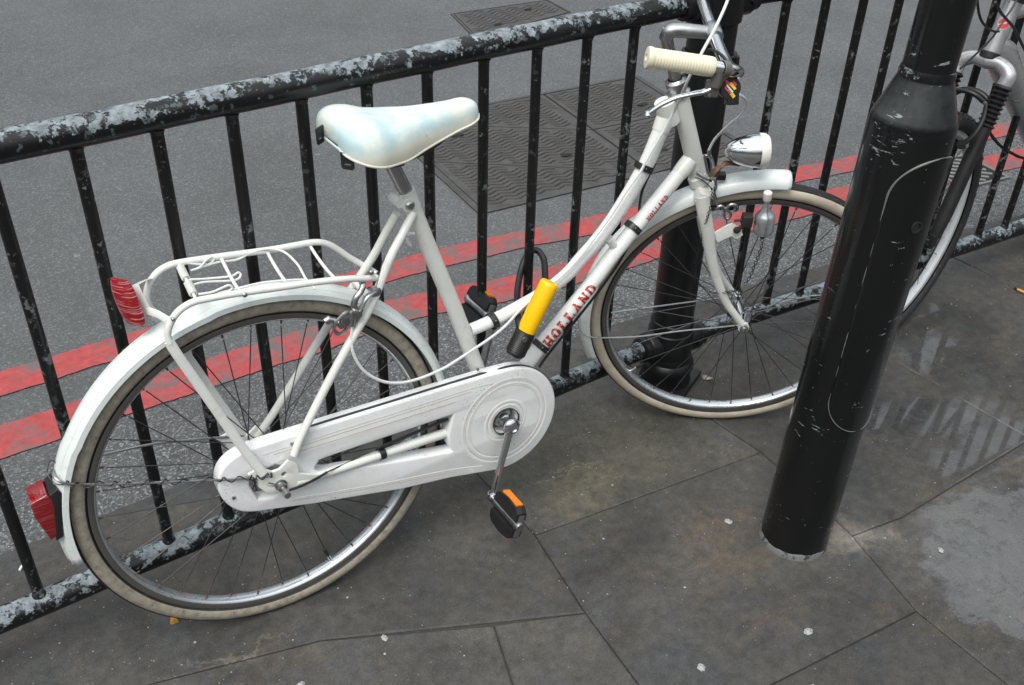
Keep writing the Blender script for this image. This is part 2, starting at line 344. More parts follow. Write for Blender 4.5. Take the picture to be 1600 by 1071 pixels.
def tube(bm, pts, r, seg=12, closed=False, caps=True, flat=None, mi=0, flatdir=None):
    pts = [V(p) for p in pts]; n = len(pts)
    rad = [r[min(len(r)-1, 0)]]*n if False else ([r]*n if not isinstance(r, (list, tuple)) else [r[0]+(0) for _ in range(n)])
    if isinstance(r, (list, tuple)):
        rad = []
        for i in range(n):
            s = i/(n-1)*(len(r)-1); k = min(int(s), len(r)-2); rad.append(r[k]*(1-(s-k))+r[k+1]*(s-k))
    tan = []
    for i in range(n):
        a = pts[(i-1) % n] if (closed or i > 0) else pts[i]; b = pts[(i+1) % n] if (closed or i < n-1) else pts[i]
        tan.append((b-a).normalized() if (b-a).length > 1e-9 else V((0, 0, 1)))
    up = V(flatdir) if flatdir else (V((0, 0, 1)) if abs(tan[0].z) < .9 else V((1, 0, 0)))
    nrm = (up-tan[0]*up.dot(tan[0])).normalized(); rings = []
    for i in range(n):
        if i: nrm = nrm-tan[i]*nrm.dot(tan[i]); nrm.normalize()
        bn = tan[i].cross(nrm); ring = []
        for k in range(seg):
            a = 2*math.pi*k/seg; f = flat if flat else 1
            ring.append(bm.verts.new(pts[i]+nrm*math.cos(a)*rad[i]*f+bn*math.sin(a)*rad[i]))
        rings.append(ring)
    fs = []
    for i in range(n if closed else n-1):
        A, B = rings[i], rings[(i+1) % n]
        off = 0
        if closed and i == n-1:
            off = min(range(seg), key=lambda q: (A[0].co-B[q].co).length)
        for k in range(seg):
            fs.append(bm.faces.new((A[k], A[(k+1) % seg], B[(k+1+off) % seg], B[(k+off) % seg])))
    if caps and not closed:
        fs.append(bm.faces.new(rings[0][::-1])); fs.append(bm.faces.new(rings[-1]))
    for f in fs: f.material_index = mi
    return rings
def lathe(bm, prof, o=(0, 0, 0), axis=(0, 0, 1), seg=32, mi=0, ref=None, sx=1.0):
    """prof: list of (radius, height)"""
    ax = V(axis).normalized(); u = V(ref) if ref else (V((1, 0, 0)) if abs(ax.x) < .9 else V((0, 1, 0)))
    u = (u-ax*u.dot(ax)).normalized(); v = ax.cross(u); o = V(o); rings = []
    for r, hh in prof:
        if r < 1e-6: rings.append([bm.verts.new(o+ax*hh)])
        else: rings.append([bm.verts.new(o+ax*hh+(u*math.cos(2*math.pi*k/seg)*sx+v*math.sin(2*math.pi*k/seg))*r) for k in range(seg)])
    for A, B in zip(rings, rings[1:]):
        for k in range(seg):
            l = (k+1) % seg
            vs = [A[k] if len(A) > 1 else A[0], A[l] if len(A) > 1 else None, B[l] if len(B) > 1 else B[0], B[k] if len(B) > 1 else None]
            vs = [q for q in vs if q]
            if len(set(vs)) >= 3:
                try: bm.faces.new(vs).material_index = mi
                except ValueError: pass
    return rings
def box(bm, c, s, rot=None, mi=0, bev=0):
    """c centre, s full sizes, rot: 3x3 axes matrix"""
    r = bmesh.ops.create_cube(bm, size=1); vs = r['verts']
    if bev:
        es = list({e for v in vs for e in v.link_edges})
    for v in vs: v.co = V((v.co.x*s[0], v.co.y*s[1], v.co.z*s[2]))
    fs = list({f for v in vs for f in v.link_faces})
    if bev:
        rr = bmesh.ops.bevel(bm, geom=es, offset=bev, segments=2, affect='EDGES', profile=.6)
        fs = [f for f in rr['faces']]; vs = list({v for f in rr['faces'] for v in f.verts}); fs = list({f for v in vs for f in v.link_faces})
    for v in vs:
        q = v.co.copy()
        if rot: q = rot @ q
        v.co = q+V(c)
    for f in fs: f.material_index = mi
def torus_prof(bm, prof, seg=96, a0=0, a1=360, mi=None):
    """sweep a closed/open (r, y) profile about the Y axis; mi: list per profile segment. open arcs keep both ends"""
    full = abs(a1-a0) >= 359.9; n = seg if full else seg+1; rings = []
    for i in range(n):
        a = R(a0+(a1-a0)*i/seg); rings.append([bm.verts.new((r*math.cos(a), y, r*math.sin(a))) for r, y in prof])
    for i in range(seg):
        A, B = rings[i], rings[(i+1) % n if full else i+1]
        for k in range(len(prof)-1):
            f = bm.faces.new((A[k], A[k+1], B[k+1], B[k])); f.material_index = mi[k] if mi else 0
    return rings
def curve_plate(outlines, extrude, bev, res=4, smooth_pts=None):
    """closed 2-D outlines (first outer, rest holes) -> bmesh in the XY plane, thickness 2*extrude"""
    cu = bpy.data.curves.new('tmp', 'CURVE'); cu.dimensions = '2D'; cu.fill_mode = 'BOTH'; cu.extrude = extrude; cu.bevel_depth = bev; cu.bevel_resolution = 2
    for ol in outlines:
        sp = cu.splines.new('POLY'); sp.points.add(len(ol)-1)
        for p, q in zip(sp.points, ol): p.co = (q[0], q[1], 0, 1)
        sp.use_cyclic_u = True
    o = bpy.data.objects.new('tmp', cu); COL.objects.link(o)
    bpy.context.view_layer.update()
    me = bpy.data.meshes.new_from_object(o); bpy.data.objects.remove(o); bpy.data.curves.remove(cu)
    bm = bmesh.new(); bm.from_mesh(me); bpy.data.meshes.remove(me); bmesh.ops.remove_doubles(bm, verts=bm.verts[:], dist=1e-5)
    return bm
def xform(bm, M_):
    bmesh.ops.transform(bm, matrix=M_, verts=bm.verts[:])
def plate_local(outlines, y, thick, bev=.0006):
    """plate in the bike's XZ plane (outlines in (x,z)), centred on local y"""
    bm = curve_plate(outlines, thick/2, bev)
    xform(bm, Matrix.Translation((0, y, 0)) @ Matrix.Rotation(R(90), 4, 'X')); return bm
def thing(name, label, cat, group=None, loc=(0, 0, 0), M_=None):
    o = bpy.data.objects.new(name, None); COL.objects.link(o); o.empty_display_size = .1
    if M_: o.matrix_world = M_
    else: o.location = loc
    tag(o, label, cat, group); return o
def tag(o, label, cat, group=None):
    o['label'] = label; o['category'] = cat
    if group: o['group'] = group
    return o
def struct(o): o['kind'] = 'structure'; return o
def sub3(a, b, s): return V(a).lerp(V(b), s)

# ================= setting =================
bm = bmesh.new()                                           # the road sheet, reaching far
for (x0, x1, y0, y1) in ((-60, 60, .29, 80),):
    vs = [bm.verts.new(p) for p in ((x0, y0, -.1), (x1, y0-6.2, -.1), (x1, y1, -.1), (x0, y1, -.1))]; bm.faces.new(vs)
struct(link('road', bm, 'asphalt', smooth=False))
bm = bmesh.new()
vs = [bm.verts.new(p) for p in ((-200, -200, -.16), (200, -200, -.16), (200, 200, -.16), (-200, 200, -.16))]; bm.faces.new(vs)
struct(link('ground', bm, 'joint', smooth=False))
def kerb_y(x):                                            # street edge of the paving: straight, then bending with the railing
    return .315 if x < 1.25 else .315-.05*(x-1.25)-.062*(x-1.25)**1.5 if x < 2.25 else .315-.05-.062-.17*(x-2.25)
bm = bmesh.new()
vs = [bm.verts.new(p) for p in ((-40, -60, -.0055), (-40, .2, -.0055), (1.2, .2, -.0055), (2.25, .06, -.0055), (40, -6.6, -.0055), (40, -60, -.0055))]; bm.faces.new(vs)
struct(link('paving_bed', bm, 'joint', smooth=False))
# paving slabs: one pavement mesh, every slab a bevelled block with an open joint round it
J = {  # measured joint corners
 'a': (0.4716,-0.2618,0.0000), 'b': (0.9441,-0.4987,-0.0000), 'c': (0.9873,-0.2648,0.0000), 'd': (1.6086,-0.3514,0.0000), 'e': (0.7737,-0.4207,0.0000), 'f': (1.1299,-0.8255,0.0000), 'g': (1.5094,-0.8739,-0.0000),
 'h': (1.5752,-0.6770,0.0000), 'i': (2.1639,-0.7026,0.0000), 'j': (2.2419,-0.2669,0.0000), 'k': (1.7016,-0.6807,-0.0000)}
def P2(k): return (J[k][0], J[k][1])
A_, B_, C_, D_, E_ = P2('a'), P2('b'), P2('c'), P2('d'), P2('e')
KI = .19
def ky(x): return kerb_y(x)
slabs = [
 [(-.7, ky(0)), (C_[0]+.01, ky(.9)), (C_[0], C_[1]), B_, A_, (-.7, .07)],
 [(-.7, .07), A_, E_, (E_[0]-.16, -.86), (-.7, -.86)],
 [E_, B_, (.90, -.86), (E_[0]-.16, -.86)],
 [(C_[0]+.01, ky(.9)), (1.56, ky(1.56)), D_, (1.0, -.27), C_],
 [C_, (1.0, -.27), D_, (1.57, -.66), P2('g'), (1.13, -.83), (.90, -.86), B_],
 [(1.56, ky(1.56)), (2.19, ky(2.19)), (2.21, -.69), (1.71, -.685), (1.57, -.66), D_],
 [(1.57, -.66), (1.71, -.685), (2.21, -.69), (2.22, -1.32), (1.50, -1.32), P2('g')],
 [(.90, -.86), (1.13, -.83), P2('g'), (1.50, -1.32), (.86, -1.45)],
 [(2.19, ky(2.19)), (2.83, ky(2.83)), (2.86, -.60), (2.21, -.69)],
 [(2.21, -.69), (2.86, -.60), (2.90, -1.32), (2.22, -1.32)],
]
def slab(bm, pts, inset=.0011, top=0.0, depth=.014):
    n = len(pts); P = [V((x, y, 0)) for x, y in pts]
    area = sum(P[i].x*P[(i+1) % n].y-P[(i+1) % n].x*P[i].y for i in range(n))
    if area < 0: P = P[::-1]
    def ins(d):
        out = []
        for i in range(n):
            a, b, c = P[i-1], P[i], P[(i+1) % n]
            d1 = (b-a).normalized(); d2 = (c-b).normalized(); n1 = V((-d1.y, d1.x, 0)); n2 = V((-d2.y, d2.x, 0))
            m_ = (n1+n2).normalized(); out.append(b+m_*d/max(.4, m_.dot(n1)))
        return out
    o1, o2 = ins(inset), ins(inset+.0035)
    tz = rnd.uniform(-.0008, .0008)
    L = [[bm.verts.new((p.x, p.y, z)) for p in q] for q, z in ((o1, -depth), (o1, top+tz-.0028), (o2, top+tz))]
    for A, B in zip(L, L[1:]):
        for i in range(n): bm.faces.new((A[i], A[(i+1) % n], B[(i+1) % n], B[i]))
    bm.faces.new(L[2])
bm = bmesh.new()
for s in slabs: slab(bm, s)
for ix in range(-8, 14):                                  # the rest of the pavement, outside what the photograph frames
    for iy in range(0, 10):
        x = -.7-.62*(ix+1) if ix < 0 else None
        x0 = -.7+.63*ix; y1 = -.86-.61*iy if x0 < 2.2 else -1.32-.61*iy
        if x0 < .8 and x0 > -.8 or True:
            xa = x0; xb = x0+.63
            yt = y1; yb = y1-.61
            if xb <= .87 : slab(bm, [(xa, yt), (xb, yt), (xb, yb), (xa, yb)])
            elif xa < 2.2: slab(bm, [(xa, yt-.6), (xb, yt-.6), (xb, yb-.6), (xa, yb-.6)])
            else: slab(bm, [(xa+.1, yt), (xb+.1, yt), (xb+.1, yb), (xa+.1, yb)])
for i in range(12):                                       # left of frame and far right, up to the kerb
    xa = -.7-.63*i
    for y0, y1 in ((.07, .315), (-.41, .07), (-.86, -.41)): slab(bm, [(xa-.63, y0), (xa, y0), (xa, y1), (xa-.63, y1)])
    xa = 2.84+.63*i
    slab(bm, [(xa, ky(xa)-.5), (xa+.63, ky(xa+.63)-.5), (xa+.63, ky(xa+.63)), (xa, ky(xa))]); slab(bm, [(xa+.03, -1.32), (xa+.66, -1.32-.0), (xa+.63, min(ky(xa+.63)-.5, -.7)), (xa, min(ky(xa)-.5, -.6))])
pv = struct(link('pavement', bm, 'pave', smooth=False))
# kerb stones between paving and road
bm = bmesh.new()
xs = [-12+.91*i for i in range(34)]
for xa, xb in zip(xs, xs[1:]):
    nseg = 3
    for k in range(nseg):
        pass
    xb -= .0
    pts = [(xa, ky(xa)), (xb, ky(xb)), (xb, kerb_y(xb)), (xa, kerb_y(xa))]
    slab(bm, [(x_, y_-.16 if i_ < 2 else y_-.003) for i_, (x_, y_) in enumerate(pts)], .001, -.013, .16)
struct(link('kerb', bm, 'kerb', smooth=False))
# double red lines, running along the channel
def line_strip(bm, cen, hw, z):
    rng = random.Random(3); prev = None
    pts = cr([(x, y, 0) for x, y in cen], 30)
    for i, p in enumerate(pts):
        t_ = (pts[min(i+1, len(pts)-1)]-pts[max(0, i-1)]).normalized(); nn = V((-t_.y, t_.x, 0))
        e1 = hw+rng.uniform(-.002, .002)+.002*math.sin(i*.37); e2 = hw+rng.uniform(-.002, .002)+.002*math.sin(i*.23)
        a, b = bm.verts.new((*(p+nn*e1).xy, z)), bm.verts.new((*(p-nn*e2).xy, z))
        if prev: bm.faces.new((prev[0], a, b, prev[1]))
        prev = (a, b)
up = [(-30, 1.12), (-6, 1.10), (-1.5, 1.085), (.2, 1.073), (.53, 1.066), (1.33, 1.020), (1.78, .968), (2.17, .897), (3.0, .803), (3.27, .753), (4.16, .620), (6, .33), (12, -.7)]
lo = [(-30, .87), (-6, .85), (-1.5, .83), (.11, .820), (.7, .812), (1.0, .800), (1.27, .800), (1.75, .698), (2.3, .66), (2.93, .590), (3.8, .435), (5.6, .13), (12, -1.0)]
bm = bmesh.new(); line_strip(bm, up, .056, -.096); struct(link('red_line', bm, 'redpaint', smooth=False))
bm = bmesh.new(); line_strip(bm, lo, .066, -.096); struct(link('red_line', bm, 'redpaint', smooth=False))

# cast iron inspection covers in the road
def cover(name, label, corners, cuts, pitch, seed):
    c = [V(q) for q in corners]; ctr = sum(c, V())/4; top = -.094
    e = thing(name, label, 'manhole cover', loc=(ctr.x, ctr.y, -.1))
    def L(p, z): return V((p.x-ctr.x, p.y-ctr.y, z+.1))
    def at(u, v): return (c[0].lerp(c[1], u)).lerp(c[3].lerp(c[2], u), v)
    bm = bmesh.new(); w_ = .02
    for (u0, v0, u1, v1) in ((0, 0, 1, w_), (0, 1-w_, 1, 1), (0, w_, w_, 1-w_), (1-w_, w_, 1, 1-w_)):
        q = [at(u0, v0), at(u1, v0), at(u1, v1), at(u0, v1)]
        lo_, hi_ = [bm.verts.new(L(p, -.115)) for p in q], [bm.verts.new(L(p, top)) for p in q]
        bm.faces.new(hi_)
        for i in range(4): bm.faces.new((lo_[i], lo_[(i+1) % 4], hi_[(i+1) % 4], hi_[i]))
    link('frame', bm, 'cover', e, False)
    bm = bmesh.new(); q = [bm.verts.new(L(at(*uv), -.0975)) for uv in ((.02, .02), (.98, .02), (.98, .98), (.02, .98))]; bm.faces.new(q); link('gap', bm, 'hole', e, False)
    for poly in cuts:                                     # each lid with its raised chevron treads
        P = [at(*uv) for uv in poly]; cc = sum(P, V())/len(P); P = [p+(cc-p).normalized()*.007 for p in P]
        bm = bmesh.new(); a, b = [bm.verts.new(L(p, -.115)) for p in P], [bm.verts.new(L(p, -.0955)) for p in P]; bm.faces.new(b)
        for i in range(len(P)): bm.faces.new((a[i], a[(i+1) % len(P)], b[(i+1) % len(P)], b[i]))
        lid = link('lid', bm, 'cover', e, False)
        def inside(x, y, mg):
            s = None
            for i in range(len(P)):
                d = P[(i+1) % len(P)]-P[i]; n_ = V((-d.y, d.x, 0)).normalized(); v = (V((x, y, 0))-V((P[i].x, P[i].y, 0))).dot(n_)
                if s is None: s = 1 if (V((cc.x, cc.y, 0))-V((P[i].x, P[i].y, 0))).dot(n_) > 0 else -1
                if v*s < mg: return False
            return True
        bm = bmesh.new(); ax = (c[1]-c[0]).normalized(); ay = V((-ax.y, ax.x, 0))
        n1 = int((c[1]-c[0]).length/pitch)+6; n2 = int((c[3]-c[0]).length/pitch)+8
        for i in range(-4, n1):
            for j in range(-4, n2*2):
                o_ = c[0]+ax*(i*pitch)+ay*(j*pitch*.62)
                dx = pitch*.44; dy = pitch*.20*(1 if i % 2 else -1)
                p1, p2 = o_+ax*(-dx)+ay*(-dy), o_+ax*dx+ay*dy
                if inside(p1.x, p1.y, .014) and inside(p2.x, p2.y, .014):
                    d = (p2-p1).normalized(); n_ = V((-d.y, d.x, 0))*pitch*.075
                    q = [bm.verts.new(L(p, -.0953)) for p in (p1-n_, p2-n_, p2+n_, p1+n_)]; t2 = [bm.verts.new(L(p, -.0915)) for p in (p1-n_*.5, p2-n_*.5, p2+n_*.5, p1+n_*.5)]
                    bm.faces.new(t2)
                    for k in range(4): bm.faces.new((q[k], q[(k+1) % 4], t2[(k+1) % 4], t2[k]))
        if len(bm.faces): link('tread_pattern', bm, 'cover', lid, False)
        else: bm.free()
        for s in (.30, .72):                              # keyholes
            p = P[0].lerp(P[2], s); bm = bmesh.new()
            if inside(p.x, p.y, .03):
                pr = [bm.verts.new(L(p+ax*math.cos(a)*.028+ay*math.sin(a)*.013, -.0905)) for a in [k*math.pi/6 for k in range(12)]]; bm.faces.new(pr); link('keyhole', bm, 'hole', lid, False)
            else: bm.free()
    return e
cover('manhole_cover', 'large grey iron inspection cover in the road behind the white bicycle saddle',
      [(1.8107,1.1866,-0.1000), (3.0760,1.0602,-0.1000), (3.2240,1.9531,-0.1000), (1.9120,2.0929,-0.1000)],
      [[(.02, .02), (.60, .02), (.02, .52)], [(.60, .02), (.60, .5), (.02, .98), (.02, .52)], [(.60, .5), (.60, .98), (.02, .98)], [(.60, .02), (.98, .02), (.98, .5), (.60, .5)], [(.98, .5), (.98, .98), (.60, .98), (.60, .5)]], .042, 1)
cover('manhole_cover', 'small dark iron inspection cover in the road beyond the top rail',
      [(2.8562,2.8084,-0.1000), (3.5534,2.8910,-0.1000), (3.5816,3.1346,-0.1000), (2.9642,3.1995,-0.1000)], [[(.02, .02), (.98, .02), (.98, .98), (.02, .98)]], .05, 2)

# gully grating beside the kerb
ge = thing('drain_grating', 'iron gully grating in the road channel, half hidden behind the mountain bike wheel', 'drain', loc=(3.6337,0.4534,-0.1000))
bm = bmesh.new(); box(bm, (0, 0, .0035), (.24, .22, .005), Matrix.Rotation(R(-9), 3, 'Z')); link('pit', bm, 'hole', ge, False)
bm = bmesh.new(); ga = R(-9)
rz = Matrix.Rotation(ga, 3, 'Z')
for s in (-1, 1):
    box(bm, rz @ V((0, s*.112, .005)), (.25, .012, .010), rz, bev=.001); box(bm, rz @ V((s*.119, 0, .005)), (.012, .212, .0095), rz, bev=.001)
rz2 = Matrix.Rotation(ga+R(-38), 3, 'Z')
for k in range(-3, 4):
    d = k*.034; Lh = (.100-abs(d)*.5)
    box(bm, rz2 @ V((0, d, .0065)), (Lh*2.1, .017, .006), rz2, bev=.001)
link('bars', bm, 'bars_grey', ge, False)

# ================= railings and post =================
FX0, FS = FENCE['x0'], FENCE['s']; ZT, ZB = 1.0, .13
def railing(label, origin, phi, xa, xb, bars, rr=.0245, br=.0104):
    M_ = Matrix.Translation(origin) @ Matrix.Rotation(R(phi), 4, 'Z')
    e = thing('guard_railing', label, 'railing', 'black guard railing panels', M_=M_)
    for nm, z, r_ in (('top_rail', ZT, rr), ('bottom_rail', ZB, rr)):
        bm = bmesh.new(); n_ = 40; tube(bm, [(xa+(xb-xa)*i/n_, 0, z+.0006*math.sin(i*1.3)) for i in range(n_+1)], r_, 28); link(nm, bm, 'rail', e)
    for x in bars:
        bm = bmesh.new()
        tube(bm, [(x, 0, ZB+.012), (x, 0, ZB+.03), (x, 0, .35), (x, 0, .6), (x, 0, ZT-.035), (x, 0, ZT-.012)], br, 14)
        lathe(bm, [(br, .004), (br+.0012, .008), (br+.0035, .013)], (x, 0, ZT-.035), seg=14); lathe(bm, [(br+.003, .0), (br+.0014, .003), (br, .006)], (x, 0, ZB+.0225), seg=14)
        link('baluster', bm, 'bar', e)
    return e
XP = 1.603
railing('black railing panel behind the white bicycle, left of the round post, top rail chipped', (0, 0, 0), 0, FX0-6*FS, XP-.03, [FX0+FS*i for i in range(-5, 12)])
XR0 = FX0+12*FS; ph = FENCE['phi']
tx = (XP-XR0)/math.cos(R(ph))
railing('black railing panel right of the round post, behind the lamp post', (XR0, 0, 0), ph, tx+.03, FENCE['xr']+FENCE['sr']*20, [FENCE['xr']+FENCE['sr']*i for i in range(0, 19)])

pe = thing('railing_post', 'round black cast iron post between the railing panels, behind the front wheel', 'post', loc=(XP, -.006, 0))
bm = bmesh.new()
lathe(bm, [(.052, .20), (.052, 1.12), (.050, 1.135), (.040, 1.15), (.02, 1.16), (0, 1.162)], seg=40); link('shaft', bm, 'post', pe)
bm = bmesh.new()
lathe(bm, [(.070, .0), (.070, .012), (.064, .022), (.066, .045), (.070, .06), (.068, .075), (.060, .083), (.0605, .095), (.057, .105), (.0545, .20), (.052, .203)], seg=40)
box(bm, (.0, -.0, .008), (.150, .150, .016), Matrix.Rotation(R(25), 3, 'Z'), bev=.004); link('base', bm, 'post', pe)
for z in (ZB, ZT):
    bm = bmesh.new()
    for s, a in ((-1, 0), (1, ph)):
        d = V((math.cos(R(a))*s, math.sin(R(a))*s, 0))
        o_ = V((0, .006 if s < 0 else .006-.01, z))
        lathe(bm, [(.040, .035), (.040, .072), (.037, .078), (.033, .080), (.033, .094), (.025, .098)], o_, d, 28)
        lathe(bm, [(.0, 0), (.008, .0), (.008, .008), (.0, .010)], o_+d*.058+V((0, -.038, .0)), (0, -1, 0), 6)
    lathe(bm, [(.052, -.045), (.058, -.04), (.060, .0), (.058, .04), (.052, .045)], (0, 0, z), seg=40)
    link('rail_socket', bm, 'post', pe)
bm = bmesh.new()                                          # taped bundle below the top socket
tube(bm, cr([(.056*math.cos(a), .056*math.sin(a), .885+.004*math.sin(3*a)) for a in [k*math.pi/8 for k in range(16)]], 3, True), .004, 8, closed=True)
for k in range(14):
    a = -.9+k*.13; tube(bm, [(.057*math.cos(a), .057*math.sin(a), .885-.003*k % .01), (.060*math.cos(a+.1), .060*math.sin(a+.1), .85), (.054*math.cos(a), .054*math.sin(a), .80+.012*(k % 3))], .008, 6)
link('tape_wrap', bm, 'rubber', pe)

# ================= lamp post =================
LB, LT = V((1.4581,-0.5893,0.0000)), V((1.4998,-0.5890,1.1111))
ax = (LT-LB).normalized(); RL = .0725
M_ = Matrix.Translation(LB) @ ax.to_track_quat('Z', 'Y').to_matrix().to_4x4()
le = thing('lamp_post', 'thick black scuffed lamp post with narrower neck, in front of the white bicycle', 'lamp post', M_=M_)
bm = bmesh.new()
prof = [(RL, -.01), (RL, .2), (RL, .4), (RL, .6), (RL, .8), (RL, .955), (RL-.001, .968), (RL-.005, .978), (.047, 1.035), (.0435, 1.045), (.0425, 1.055), (.0425, 1.3), (.0425, 1.7), (.042, 2.6), (.040, 5.0), (0, 5.01)]
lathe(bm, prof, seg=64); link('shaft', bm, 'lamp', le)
bm = bmesh.new()
bpts = []
for k in range(48):
    a = 2*math.pi*k/48; bpts.append(((RL+.0008+.0012*(.5+.5*math.sin(5*a+1)))*math.cos(a), (RL+.0008+.001)*math.sin(a), a))
lo_ = [bm.verts.new((x*1.012, y*1.012, -.004)) for x, y, a in bpts]; hi_ = [bm.verts.new((x, y, .012+.002*math.sin(3*a)+.001*math.sin(11*a))) for x, y, a in bpts]
in_ = [bm.verts.new((x*.985, y*.985, .0135+.002*math.sin(3*a)+.001*math.sin(11*a))) for x, y, a in bpts]
for k in range(48):
    l = (k+1) % 48; bm.faces.new((lo_[k], lo_[l], hi_[l], hi_[k])); bm.faces.new((hi_[k], hi_[l], in_[l], in_[k]))
link('bare_base_band', bm, 'baseband', le)
# access door: a slightly proud panel wrapped on the shaft, rounded ends; lock in its upper half
Minv = M_.inverted()
def lp_ang(w): q = Minv @ V(w); return math.atan2(q.y, q.x), q.z
toC = Minv @ V(CAMP); angC = math.atan2(toC.y, toC.x)
DA, DW, Z0, Z1 = angC+R(54), R(59), .352, .925            # centre angle, half angle, bottom, top
def door_half(z):
    rr_ = DW*RL
    d0, d1 = z-Z0, Z1-z
    k = min(d0, d1)
    return DW if k > rr_ else DW*math.sqrt(max(0, 1-(1-k/rr_)**2))
bm = bmesh.new(); rows = []
zs = [Z0+.0003+(Z1-Z0-.0006)*(.5-.5*math.cos(math.pi*i/90)) for i in range(91)]
for z in zs:
    hw = door_half(z); rows.append([bm.verts.new(((RL+.0030)*math.cos(DA+hw*s), (RL+.0030)*math.sin(DA+hw*s), z)) for s in [-1+2*j/20 for j in range(21)]])
for A, B in zip(rows, rows[1:]):
    for j in range(20): bm.faces.new((A[j], A[j+1], B[j+1], B[j]))
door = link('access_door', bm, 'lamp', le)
sol = door.modifiers.new('s', 'SOLIDIFY'); sol.thickness = .0035; sol.offset = -1
bm = bmesh.new(); edge = []                               # the worn, pale rim of the door, broken in places
for s in (-1, 1):
    ez = [(z, door_half(z)*s) for z in zs]
    edge.append(ez if s < 0 else ez)
allr = []
for s_e, ez in zip((-1, 1), edge):
    run = []
    for i, (z, a) in enumerate(ez):
        keep = math.sin(i*.9)+math.sin(i*.37+1)+math.sin(i*2.3) > -1.0 or i > 72 or i < 22
        p = ((RL+.0034)*math.cos(DA+a), (RL+.0034)*math.sin(DA+a), z)
        if keep: run.append(p)
        if (not keep or i == len(ez)-1) and len(run) > 1: allr.append(run); run = []
        elif not keep: run = []
bm.free()
for run in allr:
    bm = bmesh.new(); tube(bm, run, ([.0006, .0022, .0016, .0024, .0007] if run[len(run)//2][2] > .84 else [.0003, .0009, .0006, .0010, .0007, .0010, .0003]), 6); link('worn_rim', bm, 'bars_grey', door)
bm = bmesh.new(); q = DA-R(10); rad = V((math.cos(q), math.sin(q), 0))
lathe(bm, [(.011, -.001), (.011, .0035), (.0085, .0035), (.0085, .001), (0, .001)], rad*(RL+.002)+V((0, 0, .80)), rad, 20); link('lock', bm, 'lidblack', door)
bm = bmesh.new(); lathe(bm, [(.0428, 1.044), (.0455, 1.040), (.046, 1.046), (.043, 1.056)], seg=48); link('weld_collar', bm, 'rail', le)

# ================= white bicycle =================
MB = Matrix((BX, BY, BZ)).transposed().to_4x4(); MB.translation = V(BASE)
bike = thing('bicycle', 'white step-through Dutch bicycle with chain case, rear rack and chrome headlight, leaning by the railing', 'bicycle', M_=MB)
RT = .349
def L(a, b, o=0): return V((a, -o, b+RT))                # frame coordinates -> bike local
FMt = Matrix((FX, FY, FZ)).transposed()
def S(a, b, o=0): return V(FO)+FMt @ V((a, -o, b))       # steered front coordinates -> bike local
MF = FMt.to_4x4(); MF.translation = V(FO)
NEAR = V((0, -1, 0))

